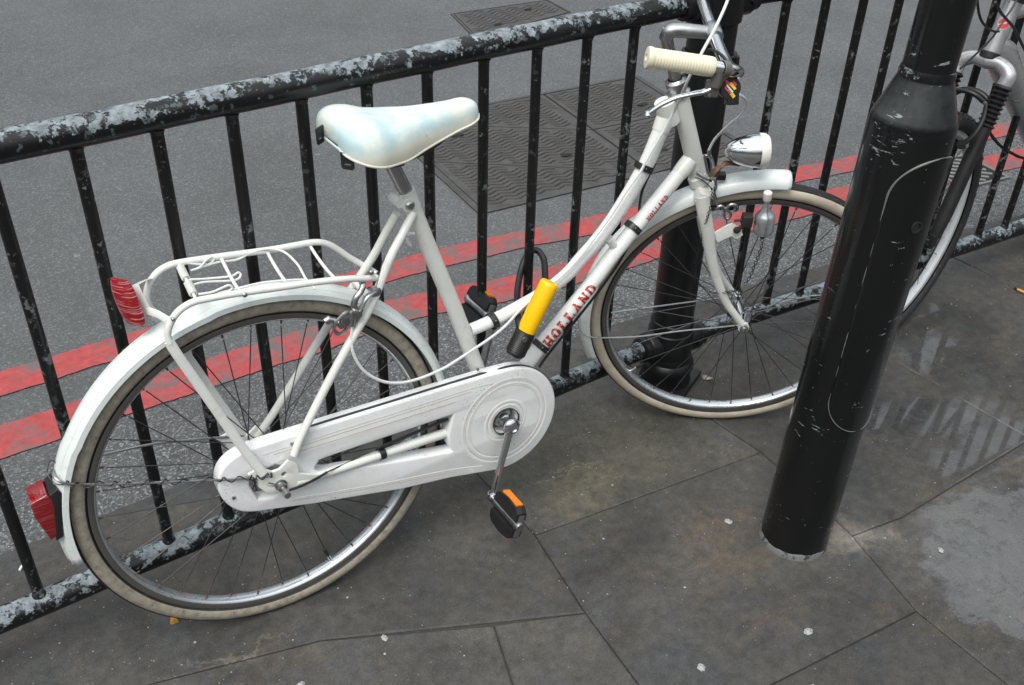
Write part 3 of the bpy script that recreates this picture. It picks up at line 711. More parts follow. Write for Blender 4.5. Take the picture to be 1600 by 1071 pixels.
def make_wheel(name, M_, wall, hub_r, flange, parent, spokes=36, twist=0, hubmat='chrome', rrim=.0, seed=1):
    """rim mesh with tyre, hub, spoke and nipple children"""
    bm = bmesh.new()
    prof = [(.3165, .0125), (.3165, .0135), (.311, .0138), (.306, .0130), (.3015, .0085), (.3, .0), (.3015, -.0085), (.306, -.0130), (.311, -.0138), (.3165, -.0135), (.3165, -.0125)]
    mi = [1, 1, 1, 0, 0, 0, 0, 1, 1, 1]
    torus_prof(bm, prof, 144, mi=mi)
    wheel = link(name, bm, ['rim', 'rimside'], parent, M_=M_)
    bm = bmesh.new(); n_ = 26; prof = []; mi = []
    Rc, rs = .3312, .0178
    for k in range(n_+1):
        th = R(-148+296*k/n_); prof.append((Rc+rs*math.cos(th), rs*1.02*math.sin(th)))
    for k in range(n_):
        th = abs(-148+296*(k+.5)/n_); mi.append(0 if th < 50 else (1 if th < 128 else 0))
    pr2 = []
    torus_prof(bm, prof, 180, mi=mi)
    # tread ribs round the crown
    for y in (-.010, -.006, -.002, .002, .006, .010):
        rr_ = Rc+math.sqrt(max(0, rs*rs-(y/1.02)**2))
        torus_prof(bm, [(rr_-.0004, y-.0014), (rr_+.0008, y-.0009), (rr_+.0008, y+.0009), (rr_-.0004, y+.0014)], 120)
    ty = link('tyre', bm, ['tread', wall], wheel)
    bm = bmesh.new(); hw = .030
    lathe(bm, [(.0, -.058), (.005, -.058), (.005, -.046), (.010, -.046), (hub_r*.75, -.040), (flange, -hw-.002), (flange, -hw+.002), (hub_r, -hw+.006), (hub_r*.93, 0), (hub_r, hw-.006), (flange, hw-.002), (flange, hw+.002), (hub_r*.75, .040), (.010, .046), (.005, .046), (.005, .058), (0, .058)], axis=(0, 1, 0), seg=36)
    link('hub', bm, hubmat, wheel)
    # spokes: four kinds, copied round the hub
    rnd2 = random.Random(seed)
    kinds = []
    for side in (1, -1):
        for dirn in (1, -1):
            bm = bmesh.new(); off = 0
            a0 = dirn*R(56)
            tube(bm, [(flange*.88*math.cos(a0), side*(hw+.0025*dirn), flange*.88*math.sin(a0)), (.289, side*.0035, 0)], .00105, 6)
            tube(bm, [(.293, side*.0033, 0), (.3005, side*.003, 0)], .0019, 6, mi=1)
            kinds.append(link('spoke', bm, ['spoke', 'rust'], wheel))
    cnt = 0
    for i in range(spokes):
        k = (i % 2)*2+((i//2) % 2); src = kinds[k]
        ang = 2*math.pi*(i+.5)/spokes+twist
        if k in [q for q in range(4)] and cnt < 4 and not src.get('used'):
            o = src; src['used'] = 1; cnt += 1
        else:
            o = src.copy(); COL.objects.link(o); o.parent = wheel
        o.matrix_local = Matrix.Rotation(-ang, 4, 'Y')
    for q in kinds: del q['used']
    # other copies must not carry the helper flag
    for o in wheel.children:
        if 'used' in o.keys(): del o['used']
    bm = bmesh.new(); a = R(-72 if name == 'rear_wheel' else -140); d = V((math.cos(a), 0, math.sin(a)))
    tube(bm, [d*.301, d*.283], .0035, 10, mi=0); tube(bm, [d*.283, d*.262], .0042, 10, mi=1); link('valve', bm, ['chrome', 'rubber'], wheel)
    return wheel
MR = Matrix.Translation(L(0, 0, 0))
rear = make_wheel('rear_wheel', MR, 'wall_old', .026, .036, bike, twist=.05, seed=2)
front = make_wheel('front_wheel', MF, 'wall_new', .011, .020, bike, twist=.02, seed=5)

# frame
BB = L(.4767, -.0497)
bm = bmesh.new()
st_top = V((0.3131,0.0000,0.8204)); 
tube(bm, [BB, L(.441, .066), L(.40, .205), L(.352, .350), st_top], .0155, 24)
link('seat_tube', bm, 'cream_white', bike)
bm = bmesh.new(); dt = [V((0.9505,0.0000,0.7432)), V((0.8834,0.0000,0.6838)), V((0.7216,0.0000,0.5263)), V((0.5964,-0.0000,0.4181)), BB+V((.02, 0, .005))]
DT0, DT1 = dt[-2], dt[0]
dline = [BB.lerp(V((0.9505,0.0000,0.7432)), s) for s in (0, .25, .5, .75, 1)]
dl = [BB, V((0.5965,-0.0000,0.4165)), V((0.7168,0.0000,0.5261)), V((0.7734,0.0000,0.5831)), V((0.9505,0.0000,0.7432))]
tube(bm, cr(dl, 6), .0155, 24); link('down_tube', bm, 'white', bike)
bm = bmesh.new(); tt = [(0.4305,-0.0000,0.5032), (0.4810,0.0000,0.5092), (0.5428,0.0000,0.5224), (0.5998,0.0000,0.5377), (0.6528,-0.0000,0.5620), (0.6891,0.0000,0.5911), (0.7238,0.0000,0.6192), (0.7583,-0.0000,0.6530), (0.7892,-0.0000,0.6904), (0.8153,0.0000,0.7257), (0.8409,-0.0000,0.7650), (0.8625,-0.0000,0.8112), (0.8823,0.0000,0.8545)]
tube(bm, cr(tt, 4), [.0125, .0135, .0145, .0155, .016], 24)
link('top_tube', bm, 'white', bike)
HT0, HT1 = V((0.9772,0.0000,0.7009)), V((0.9075,0.0000,0.8885))
bm = bmesh.new(); tube(bm, [HT0, HT0.lerp(HT1, .5), HT1], .0185, 28)
for q, rr_ in ((dl[-1], .0195), (V(tt[-1]), .0205)):      # lugs
    d = (V(dl[-2])-dl[-1]).normalized() if rr_ < .02 else (V(tt[-2])-V(tt[-1])).normalized()
    tube(bm, [q, q+d*.02, q+d*.036], [rr_-.0015, rr_-.002, rr_-.0032], 24)
axh = (HT1-HT0).normalized(); tube(bm, [V(tt[-1])-axh*.02, V(tt[-1])+axh*.028], .0205, 28)
link('head_tube', bm, 'cream_white', bike)
bm = bmesh.new()                                          # steel headset cups, both ends
lathe(bm, [(.018, -.006), (.022, -.004), (.0225, .004), (.019, .006)], HT0-axh*.004, axh, 28)
link('headset', bm, 'steel', bike); bm = bmesh.new()
lathe(bm, [(.018, -.004), (.023, -.002), (.023, .005), (.0175, .009), (.0175, .018), (.0215, .020), (.0215, .030), (.017, .032), (.0145, .034)], HT1+axh*.002, axh, 28)
link('headset', bm, 'steel', bike)
bm = bmesh.new(); sl = st_top
d = (st_top-L(.441, .066)).normalized()
tube(bm, [sl-d*.032, sl+d*.002], .0172, 24); 
lathe(bm, [(.0, -.016), (.009, -.016), (.010, -.010), (.010, .010), (.009, .016), (0, .016)], sl-d*.012+V((-.022, 0, 0)), (0, 1, 0), 18)
lathe(bm, [(.0, -.018), (.0125, -.018), (.0135, -.015), (.0135, .015), (.0125, .018), (0, .018)], sl-d*.020+V((-.008, 0, 0)), (0, 1, 0), 18)
link('seat_lug', bm, 'cream_white', bike)
bm = bmesh.new()
lathe(bm, [(0, .0225), (.006, .0222), (.009, .019), (.009, .0), (.009, -.019), (0, -.0215)], sl-d*.020+V((-.008, 0, 0)), (0, -1, 0), 14); link('seat_bolt', bm, 'steel', bike)
bm = bmesh.new()
for s, ps in ((1, [(0.3187,-0.0140,0.7846), (0.2899,-0.0260,0.7562), (0.2580,-0.0360,0.7206), (0.2143,-0.0440,0.6482), (0.1729,-0.0470,0.5961), (0.1267,-0.0500,0.5357), (0.0758,-0.0550,0.4662), (0.0477,-0.0590,0.4259), (0.0325,-0.0620,0.3995)]),
              (-1, [(0.2986,0.0120,0.7780), (0.2782,0.0260,0.7352), (0.2541,0.0360,0.6914), (0.2067,0.0440,0.6304), (0.1606,0.0470,0.5728), (0.1036,0.0500,0.5011), (0.0370,0.0550,0.4156), (0.0023,0.0560,0.3780)])):
    tube(bm, cr(ps, 4), [.0078, .0078, .0078, .0072], 14)
tube(bm, [L(.218, .304, .045), L(.218, .304, -.045)], .0065, 10)
link('seat_stays', bm, 'cream_white', bike)
bm = bmesh.new()
tube(bm, cr([L(.03, -.012, .060), L(.12, -.022, .052), L(.25, -.034, .040), L(.37, -.042, .034), BB+V((-.01, -.03, 0))], 4), [.0075, .0095, .0105], 14)
tube(bm, cr([L(.0, -.004, -.057), L(.12, -.016, -.050), L(.25, -.03, -.040), L(.37, -.042, -.034), BB+V((-.01, .03, 0))], 4), [.0075, .0095, .0105], 14)
lathe(bm, [(.0, -.036), (.021, -.036), (.021, .036), (.0, .036)], BB, (0, 1, 0), 28)
link('chain_stays', bm, 'cream_white', bike)
# dropouts
def z2(q): q = V(q); return (q.x, q.z)
dro = [z2((-0.0522,-0.0620,0.3931)), z2((-0.0327,-0.0620,0.3993)), z2((-0.0105,-0.0620,0.3812)), z2((0.0026,-0.0620,0.3815)), z2((0.0210,-0.0620,0.3941)), z2((0.0348,-0.0620,0.3796)), z2((0.0356,-0.0620,0.3572)), z2((0.0753,-0.0620,0.3373)), z2((0.0490,-0.0620,0.3259)), z2((0.0190,-0.0620,0.3315)), z2((0.0006,-0.0620,0.3306)), z2((-0.0277,-0.0620,0.3431)), z2((-0.0384,-0.0620,0.3596)), z2((-0.0371,-0.0620,0.3766))]
hol = [[(.055*0+p[0], p[1]) for p in [z2((-0.0254,-0.0620,0.3598)), z2((-0.0201,-0.0620,0.3634)), z2((0.0027,-0.0620,0.3461)), z2((0.0052,-0.0620,0.3376)), z2((-0.0207,-0.0620,0.3504))]],
       [(z2((0.0092,-0.0620,0.3684))[0]+.006*math.cos(a), z2((0.0092,-0.0620,0.3684))[1]+.006*math.sin(a)) for a in [k*math.pi/5 for k in range(10)]]]
bm = plate_local([dro]+hol, -.062, .005); link('dropout', bm, 'cream_white', bike)
bm = plate_local([[(p[0]-.018, p[1]+.006) for p in dro]], .058, .005); link('dropout', bm, 'cream_white', bike)
bm = bmesh.new()
lathe(bm, [(.0048, .0), (.0048, .012), (.0115, .012), (.0115, .016), (.0085, .017), (.0085, .026), (.0045, .027), (.0045, .036), (.007, .037), (.0062, .050), (0, .051)], L(.0, 0, .052), NEAR, 14)
lathe(bm, [(.0048, .0), (.0085, .002), (.0085, .012), (0, .014)], L(0, 0, -.06), (0, 1, 0), 8); link('axle_nut', bm, 'steel', bike)
bm = bmesh.new(); tube(bm, cr([(0.0087,-0.0850,0.3466), (0.0304,-0.0850,0.3460), (0.0535,-0.0780,0.3429), (0.0723,-0.0700,0.3396), (0.0878,-0.0660,0.3407)], 4), .0024, 8)
tube(bm, cr([(0.0878,-0.0660,0.3407), (0.1371,-0.0500,0.3333), (0.1941,-0.0500,0.3419), (0.2049,-0.0500,0.3436)], 4), .0013, 6); tube(bm, cr([(0.1940,-0.0500,0.3404), (0.2665,-0.0450,0.3418), (0.3504,-0.0450,0.3479)], 4), .0032, 8); link('gear_cable', bm, 'rubber', bike)
bm = bmesh.new(); tube(bm, [L(.20, -.0275, .044), L(.211, -.0285, .043)], .0128, 16); link('cable_clip', bm, 'rubber', bike)

# letters wrapped on the tubes
def glyph(ch, x, y):
    """true where ink, x 0..1, y 0..1"""
    def r(a, b, c, d): return a <= x <= b and c <= y <= d
    if ch == 'H': return r(.07, .36, 0, 1) or r(.64, .93, 0, 1) or r(.3, .7, .40, .60) or r(0, .43, 0, .14) or r(0, .43, .86, 1) or r(.57, 1, 0, .14) or r(.57, 1, .86, 1)
    if ch == 'O': return ((x-.5)/.5)**2+((y-.5)/.5)**2 <= 1 and not ((x-.5)/.17)**2+((y-.5)/.36)**2 < 1
    if ch == 'L': return r(.10, .42, 0, 1) or r(0, .54, .86, 1) or r(0, .95, 0, .16) or (r(.72, .95, 0, .42) and x > .95-.23*(1-y*.9))
    if ch == 'A':
        t_ = abs(x-.5); lw = .5*(1-y)
        leg = (.0+.40*y <= x <= .16+.40*y) or (1-.34-.38*y <= x <= 1-.06-.38*y)
        return (leg and y < .98) or r(.25, .75, .26, .38) or r(0, .32, 0, .13) or r(.55, 1, 0, .13)
    if ch == 'N': return r(.08, .28, 0, 1) or r(.72, .92, 0, 1) or (abs((x-.15)-(1-y)*.7) < .17 and .08 < x < .92) or r(0, .38, 0, .13) or r(.62, 1, .87, 1) or r(0, .30, .87, 1)
    if ch == 'D': return (r(.08, .38, 0, 1) or r(0, .45, 0, .13) or r(0, .45, .87, 1) or (x > .3 and ((x-.40)/.60)**2+((y-.5)/.5)**2 <= 1)) and not (.38 < x and ((x-.40)/.28)**2+((y-.5)/.33)**2 < 1)
    return False
def wrap_text(txt, p0, p1, rad, hgt, name, phi0, gap=.16, nx=14, ny=18, two=True):
    p0, p1 = V(p0), V(p1); d = p1-p0; Lt = d.length; d.normalize()
    vv = V((-d.z, 0, d.x)); cc = V((0, -1, 0)); n_ = len(txt); cw = Lt/n_
    out = []
    for i, ch in enumerate(txt):
        bm = bmesh.new(); cache = {}
        def vert(ix, iy):
            k = (ix, iy)
            if k not in cache:
                u_ = (i+gap/2+(1-gap)*ix/nx)*cw; v_ = (iy/ny-.5)*hgt; a = phi0+v_/rad
                cache[k] = bm.verts.new(p0+d*u_+(cc*math.cos(a)+vv*math.sin(a))*(rad+.0006))
            return cache[k]
        for ix in range(nx):
            for iy in range(ny):
                if glyph(ch, (ix+.5)/nx, (iy+.5)/ny):
                    f = bm.faces.new((vert(ix, iy), vert(ix+1, iy), vert(ix+1, iy+1), vert(ix, iy+1)))
                    f.material_index = 1 if (two and .62 < (iy+.5)/ny < .86 and rnd.random() < .55) else 0
        out.append(bm)
    full = bmesh.new()
    for b in out:
        me = bpy.data.meshes.new('t'); b.to_mesh(me); b.free(); full.from_mesh(me); bpy.data.meshes.remove(me)
    return link(name, full, ['letter', 'letter2'], bike, smooth=False)
def on_axis(q, A, B):
    q, A, B = V(q), V(A), V(B); d = (B-A).normalized(); return A+d*(q-A).dot(d)
dA, dB = dl[1], dl[2]; dC, dD = dl[3], dl[4]
wrap_text('HOLLAND', on_axis((0.5950,-0.0120,0.4203), dA, dB), on_axis((0.7165,-0.0120,0.5243), dA, dB), .0155, .0255, 'lettering', R(8))
wrap_text('HOLLAND', on_axis((0.8365,-0.0120,0.6442), dC, dD), on_axis((0.8852,-0.0120,0.6865), dC, dD), .0155, .0115, 'lettering', R(4), nx=8, ny=9, two=False)

# black straps round the tubes
def strap(q, d, r_, name='cable_strap'):
    d = V(d).normalized(); bm = bmesh.new(); q = V(q)
    lathe(bm, [(r_, -.0065), (r_+.0026, -.006), (r_+.003, 0), (r_+.0026, .006), (r_, .0065)], q, d, 26)
    side = d.cross(V((0, 1, 0))).normalized(); bm2 = bm
    for k in range(3):
        a = R(-30+30*k); dd = (V((0, -1, 0))*math.cos(a)+side*math.sin(a)); lathe(bm, [(.0016, .0), (.0013, .0036), (0, .0038)], q+dd*r_, dd, 8, mi=1)
    return link(name, bm, ['rubber', 'steel'], bike)
strap(V(tt[1]).lerp(V(tt[2]), .0)+V((0, 0, -.001)), V(tt[2])-V(tt[1]), .0150)
strap(V(tt[10]).lerp(V(tt[9]), .3), V(tt[-2])-V(tt[-4]), .0185)
strap(V((0.8143,-0.0000,0.6262)), dD-dC, .0165)
strap(V((0.5934,0.0000,0.4129)), dB-dA, .0165)
bm = bmesh.new(); q0, q1 = V((0.7553,0.0000,0.5893)), V((0.7743,0.0000,0.6220))
tube(bm, [V((0.7539,0.0000,0.6172)), V((0.7729,-0.0000,0.5905))], .009, 12); link('tube_bridge', bm, 'white', bike)
bm = bmesh.new()                                          # black cable under the down tube
tube(bm, cr([(0.8812,0.0250,0.7438), (0.8474,0.0200,0.6903), (0.8284,0.0060,0.6290), (0.7968,0.0080,0.5600), (0.7462,0.0060,0.5043), (0.6838,0.0060,0.4446), (0.6180,0.0060,0.3842), (0.5891,0.0000,0.3622)], 5), .0028, 8); link('black_cable', bm, 'rubber', bike)

# steering: fork, stem, bar
HS = V((0.9653,-0.0065,0.7129))
bm = bmesh.new()
crown = S(-.138, .340)
tube(bm, [S(-.152, .3635), S(-.1445, .348)], [.0185, .021], 24)
box(bm, S(-.141, .333), (.030, .088, .030), FMt @ Matrix.Rotation(R(19), 3, 'Y'), bev=.011)
for s in (1, -1):
    ps = [S(-.142, .338, s*.034), S(-.133, .30, s*.040), S(-.121, .262, s*.044), S(-.104, .199, s*.047), S(-.083, .138, s*.049), S(-.052, .072, s*.051), S(-.022, .030, s*.053), S(-.003, .006, s*.055)]
    tube(bm, cr(ps, 4), [.0155, .015, .0135, .0115, .0095, .0082, .0078], 18, flat=.78, flatdir=tuple(FMt @ V((0, 1, 0))))
    lathe(bm, [(0, -.0035), (.0125, -.0035), (.0125, .0035), (0, .0035)], S(.0, 0, s*.056), FMt @ V((0, 1, 0)), 20)
link('fork', bm, 'cream_white', bike)
bm = bmesh.new()
for s in (1, -1):
    nd = FMt @ V((0, -s, 0)); lathe(bm, [(.0045, 0), (.0045, .005), (.0095, .005), (.0095, .008), (.0078, .0085), (.0078, .015), (.004, .017), (0, .018)], S(0, 0, s*.056), nd, 12)
link('axle_nut', bm, 'steel', bike)
bm = bmesh.new()                                          # quill stem
tube(bm, cr([HT1+axh*.02, HT1+axh*.06, HT1+axh*.10, S(-.2545, .668)], 4), .0118, 22)
tube(bm, cr([S(-.2555, .660), S(-.250, .6755), S(-.238, .679), S(-.21, .678), S(-.182, .676), S(-.170, .6755)], 4), [.0125, .0135, .0135, .0135, .0125, .013], 20)
lathe(bm, [(0, -.022), (.0145, -.022), (.0168, -.017), (.0168, .017), (.0145, .022), (0, .022)], S(-.168, .6755), FMt @ V((0, 1, 0)), 24)
lathe(bm, [(.0, .012), (.0062, .012), (.0062, .017), (0, .0175)], S(-.2525, .668), FMt @ V((-.32, 0, .947)), 6)
link('stem', bm, 'steel', bike)
bm = bmesh.new(); half = [(-.168, .6755, 0), (-.168, .676, .05), (-.168, .678, .10), (-.167, .682, .148), (-.163, .692, .185), (-.166, .706, .214), (-.182, .718, .233), (-.205, .726, .239), (-.235, .731, .2405), (-.27, .736, .2415)]
tube(bm, cr([S(a, b, -o) for a, b, o in half[::-1]]+[S(a, b, o) for a, b, o in half[1:]], 6), .0112, 18)
link('handlebar', bm, 'chrome', bike)
for s in (1, -1):
    bm = bmesh.new(); A, B = S(-.214, .7275, s*.240), S(-.328, .7445, s*.2435); d = (B-A).normalized(); Lg = (B-A).length
    pr = [(.0125, 0), (.0155, .0015), (.0165, .006)]
    k = .012
    while k < Lg-.012:
        pr += [(.0168, k), (.0163, k+.0012), (.0168, k+.0024)]; k += .005
    pr += [(.0176, Lg-.009), (.0182, Lg-.004), (.0172, Lg), (.006, Lg+.001), (.005, Lg-.004), (0, Lg-.004)]
    lathe(bm, pr, A, d, 28); link('grip', bm, 'grip', bike)
# near brake lever
bm = bmesh.new()
tube(bm, cr([S(-.204, .722, .238), S(-.206, .706, .241), S(-.208, .694, .243)], 3), [.012, .0105, .0095], 14)
box(bm, S(-.212, .690, .242), (.024, .010, .030), FMt, bev=.003)
lathe(bm, [(.0128, -.007), (.0140, -.006), (.0140, .006), (.0128, .007)], S(-.196, .7235, .2375), (S(-.205, .726, .239)-S(-.170, .716, .225)), 20)
for q in ((1107, 124), (1101, 145)): pass
lathe(bm, [(.0032, 0), (.0028, .003), (0, .0034)], S(-.210, .699, .248), FMt @ V((0, -1, 0)), 10); lathe(bm, [(.0038, 0), (.0032, .003), (0, .0034)], S(-.216, .681, .248), FMt @ V((0, -1, 0)), 10)
link('lever_bracket', bm, 'bracket', bike)
bm = bmesh.new(); lv = [(0.7729,-0.2374,0.9881), (0.7621,-0.2312,0.9828), (0.7509,-0.2268,0.9814), (0.7371,-0.2206,0.9788), (0.7207,-0.2127,0.9751), (0.7059,-0.2050,0.9678), (0.6954,-0.1985,0.9601), (0.6860,-0.1924,0.9512), (0.6821,-0.1892,0.9465)]
tube(bm, cr(lv, 4), [.007, .0065, .006, .0058, .0055, .0048], 14, flat=.7)
lathe(bm, [(0, -.0068), (.0045, -.005), (.0068, 0), (.0045, .005), (0, .0068)], lv[-1], (0, 0, 1), 16)
link('brake_lever', bm, 'chrome', bike)
bm = bmesh.new(); tube(bm, cr([S(-.19, .700, -.240), S(-.215, .690, -.246), S(-.26, .69, -.250), S(-.31, .70, -.254)], 4), [.009, .006, .005], 12); link('brake_lever', bm, 'chrome', bike)
# gear shifter with its red, yellow and white stripes
sc_ = V((0.8088,-0.2446,0.9850)); vdir = (Matrix((BX, BY, BZ)) @ (V(CAMP)-(MB @ sc_))).normalized()
sn = (vdir*.9+(FMt @ V((.30, -.25, .0)))).normalized()
bm = bmesh.new(); lathe(bm, [(0, -.016), (.0165, -.016), (.0185, -.012), (.0185, .0035), (.017, .006), (0, .0062)], sc_, sn, 32)
sx_ = sn.cross(V((0, 0, 1))).normalized()*-1; sz_ = sx_.cross(sn)*1
sz_ = sn.cross(sx_) if sn.cross(sx_).z > 0 else -sn.cross(sx_)
box(bm, sc_-sz_*.018-sn*.005+sx_*.006, (.020, .020, .020), Matrix((sx_, sn, sz_)).transposed(), bev=.002)
tube(bm, [sc_-sx_*.016, sc_-sx_*.030+sz_*.003], .004, 10); lathe(bm, [(0, -.0075), (.0055, -.0055), (.0075, 0), (.0055, .0055), (0, .0075)], sc_-sx_*.033+sz_*.003, sx_, 16)
sh = link('gear_shifter', bm, 'rubber', bike)
bm = bmesh.new(); top_ = sc_+sn*.0068
def stripe(bm, cx, cy, w_, l_, ang, mi):
    cx, cy, w_, l_ = cx*1.25, cy*1.25, w_*1.35, l_*1.3
    d1 = sx_*math.cos(ang)+sz_*math.sin(ang); d2 = -sx_*math.sin(ang)+sz_*math.cos(ang); c_ = top_+sx_*cx+sz_*cy
    f = bm.faces.new([bm.verts.new(c_+d1*a*l_+d2*b*w_) for a, b in ((-.5, -.5), (.5, -.5), (.5, .5), (-.5, .5))]); f.material_index = mi
for cx, cy, w_, l_, mi in ((-.0045, .0075, .0036, .0085, 0), (.0045, .0062, .0036, .007, 0), (.0025, .0030, .0036, .011, 1), (-.0015, .0, .0022, .013, 2), (-.004, -.0025, .0022, .012, 0), (-.0005, -.0060, .0022, .011, 2), (.003, -.0088, .0042, .007, 1)):
    stripe(bm, cx, cy, w_, l_, R(-48), mi)
link('emblem', bm, ['badge_red', 'badge_yellow', 'badge_white'], sh, smooth=False)

# cables
def wire(name, pts, r_, mat, n=6):
    bm = bmesh.new(); tube(bm, cr(pts, n), r_, 8); return link(name, bm, mat, bike)
wire('brake_cable', [(0.9303,-0.0896,1.0988), (0.8994,-0.1155,1.0835), (0.8624,-0.1345,1.0518), (0.8308,-0.1453,1.0223), (0.8144,-0.1404,0.9877), (0.8220,-0.1121,0.9430), (0.8611,-0.0500,0.8882), (0.8603,-0.0320,0.8527), (0.8393,-0.0240,0.8091), (0.8185,-0.0220,0.7772), (0.8082,-0.0210,0.7578), (0.7764,-0.0190,0.7210), (0.7484,-0.0180,0.6835), (0.7139,-0.0170,0.6458), (0.6761,-0.0160,0.6073), (0.6373,-0.0160,0.5779), (0.5864,-0.0160,0.5521), (0.5363,-0.0180,0.5289), (0.4977,-0.0210,0.5029), (0.4558,-0.0280,0.4892), (0.3968,-0.0420,0.4812), (0.3525,-0.0520,0.4756), (0.3232,-0.0560,0.4735), (0.2878,-0.0600,0.4738), (0.2542,-0.0620,0.4783), (0.2240,-0.0620,0.4890), (0.1989,-0.0620,0.5076), (0.1816,-0.0600,0.5277), (0.1700,-0.0580,0.5523), (0.1652,-0.0550,0.5777), (0.1684,-0.0500,0.6004), (0.1736,-0.0480,0.6200)], .0029, 'cable', 5)
wire('brake_cable', [(0.9303,-0.0896,1.0988), (0.9662,-0.0638,1.1007), (1.0221,0.0027,1.0768), S(-.20, .76, -.20), S(-.22, .72, -.245)], .0029, 'cable', 5)
wire('brake_cable', [(0.7975,-0.2375,1.0219), (0.8042,-0.2420,1.0252), (0.8091,-0.2437,1.0194), (0.8098,-0.2425,1.0115), (0.8032,-0.2412,1.0068), (0.7928,-0.2402,1.0083)], .0026, 'cable', 5)
wire('brake_cable', [(0.8449,-0.2234,0.9629), (0.8512,-0.2265,0.9604), (0.8670,-0.2218,0.9506), (0.8886,-0.2073,0.9334), (0.9039,-0.1886,0.9134), (0.9219,-0.1587,0.8892), (0.9344,-0.1256,0.8646), (0.9409,-0.1015,0.8433), (0.9482,-0.0778,0.8215), (0.9499,-0.0633,0.8035), (0.9505,-0.0538,0.7843)], .0027, 'cable', 5)
wire('black_cable', [(0.8487,-0.1294,1.0090), (0.8468,-0.1422,1.0191), (0.8350,-0.1720,1.0259), (0.8202,-0.2105,1.0266), (0.8136,-0.2341,1.0174), (0.8157,-0.2447,1.0057), (0.8277,-0.2420,0.9877), (0.8363,-0.2318,0.9712), (0.8325,-0.2287,0.9665)], .0027, 'rubber', 5)
# front brake
bm = bmesh.new()
tube(bm, [(0.9505,-0.0538,0.7843), (0.9528,-0.0528,0.7727)], .004, 10); tube(bm, cr([(0.9455,-0.0460,0.7720), (0.9523,-0.0463,0.7544), (0.9598,-0.0464,0.7337), (0.9670,-0.0477,0.7201)], 3), .0022, 8); tube(bm, [(0.9553,-0.0523,0.7694), (0.9657,-0.0511,0.7340)], .001, 6)
tube(bm, cr([(0.9659,-0.0433,0.7188), (0.9773,-0.0486,0.7126), (0.9822,-0.0509,0.6983), (0.9804,-0.0492,0.6840), (0.9871,-0.0486,0.6622), (0.9967,-0.0502,0.6433)], 4), [.0055, .005, .004, .0045], 12, flat=.6)
tube(bm, cr([(0.9906,-0.0492,0.6444), (0.9970,-0.0545,0.6521), (1.0068,-0.0585,0.6441), (1.0148,-0.0654,0.6549), (1.0247,-0.0705,0.6516), (1.0248,-0.0682,0.6406)], 3), .0045, 10)
tube(bm, cr([(1.0023,-0.0569,0.6489), (1.0113,-0.0617,0.6413), (1.0186,-0.0649,0.6306), (1.0152,-0.0607,0.6196), (1.0065,-0.0573,0.6277), (1.0058,-0.0583,0.6399)], 4), .0028, 8)
tube(bm, cr([(0.9509,-0.0242,0.7251), (0.9599,-0.0326,0.7177), (0.9687,-0.0389,0.7124)], 3), .005, 10)
tube(bm, cr([S(-.15, .385, -.03), S(-.125, .39, -.035), S(-.112, .36, -.036), S(-.112, .315, -.034)], 4), .0045, 10)
link('front_brake', bm, 'steel', bike)
bm = bmesh.new(); box(bm, V((1.0206,-0.0547,0.6436)), (.040, .010, .010), FMt, bev=.002); link('brake_block', bm, 'rubber', bike)
# headlight
hl0, hl1 = V((0.9942,-0.0494,0.7712)), V((1.0678,-0.0920,0.7714)); hd = FMt @ V((1, 0, .02)); hd.normalize()
hp = [(0, 0), (.007, .0015), (.0135, .006), (.020, .0145), (.026, .026), (.0305, .040), (.0335, .055), (.0345, .066), (.0345, .0695)]
bm = bmesh.new(); lathe(bm, hp, hl0, hd, 40); hlo = link('headlight', bm, 'chrome', bike)
bm = bmesh.new(); lathe(bm, [(.0350, .069), (.0357, .072), (.0350, .082), (.031, .088), (.018, .0915), (0, .0925)], hl0, hd, 40); link('lens', bm, 'badge_white', hlo)
bm = bmesh.new(); bk = [(0.9775,-0.0355,0.7050), (0.9777,-0.0377,0.7156), (0.9836,-0.0411,0.7266), (0.9924,-0.0433,0.7352), (1.0003,-0.0468,0.7416), (1.0091,-0.0522,0.7430), (1.0173,-0.0566,0.7414), (1.0290,-0.0630,0.7397)]
tube(bm, cr(bk, 4), [.0055, .0065, .007, .0055, .0045], 10, flat=.45); link('headlight_bracket', bm, 'brown', bike)
bm = bmesh.new(); box(bm, V((1.0021,-0.0394,0.7122)), (.020, .016, .013), FMt, bev=.002); link('connector', bm, 'rubber', bike)
# dynamo
d0, d1 = V((1.0629,-0.1173,0.6916)), V((1.0791,-0.1031,0.5778)); dd = (d1-d0).normalized(); sc = (d1-d0).length/.099
bm = bmesh.new(); dp = [(.0055, .018), (.0055, .022), (.0068, .030), (.0105, .040), (.0170, .046), (.0205, .051), (.0212, .056), (.0212, .078), (.0195, .084), (.016, .0875), (0, .088)]
lathe(bm, [(a, b*sc) for a, b in dp], d0, dd, 36); dy = link('dynamo', bm, 'rim', bike)
bm = bmesh.new(); lathe(bm, [(0, .001), (.007, .0), (.0088, .002), (.0093, .015*sc), (.0072, .019*sc), (.005, .02*sc)], d0, dd, 28); link('roller', bm, 'badge_white', dy)
bm = bmesh.new(); lathe(bm, [(.006, .086*sc), (.0058, .098*sc), (0, .0985*sc)], d0, dd, 14); link('terminal', bm, 'rubber', dy)
bm = bmesh.new(); box(bm, V((1.0440,-0.0871,0.6215)), (.022, .022, .026), FMt, bev=.003); tube(bm, [(1.0359,-0.0825,0.6217), (1.0211,-0.0737,0.6203)], .0028, 10); tube(bm, [(1.0552,-0.0961,0.6223), (1.0628,-0.1030,0.6232)], .006, 10)
lathe(bm, [(0, 0), (.0075, 0), (.0075, .004), (.004, .006), (0, .0065)], V((1.0258,-0.0794,0.6009)), FMt @ V((0, -1, 0)), 16)
tube(bm, [(1.0414,-0.0859,0.6114), (1.0294,-0.0760,0.5971)], .0045, 10)
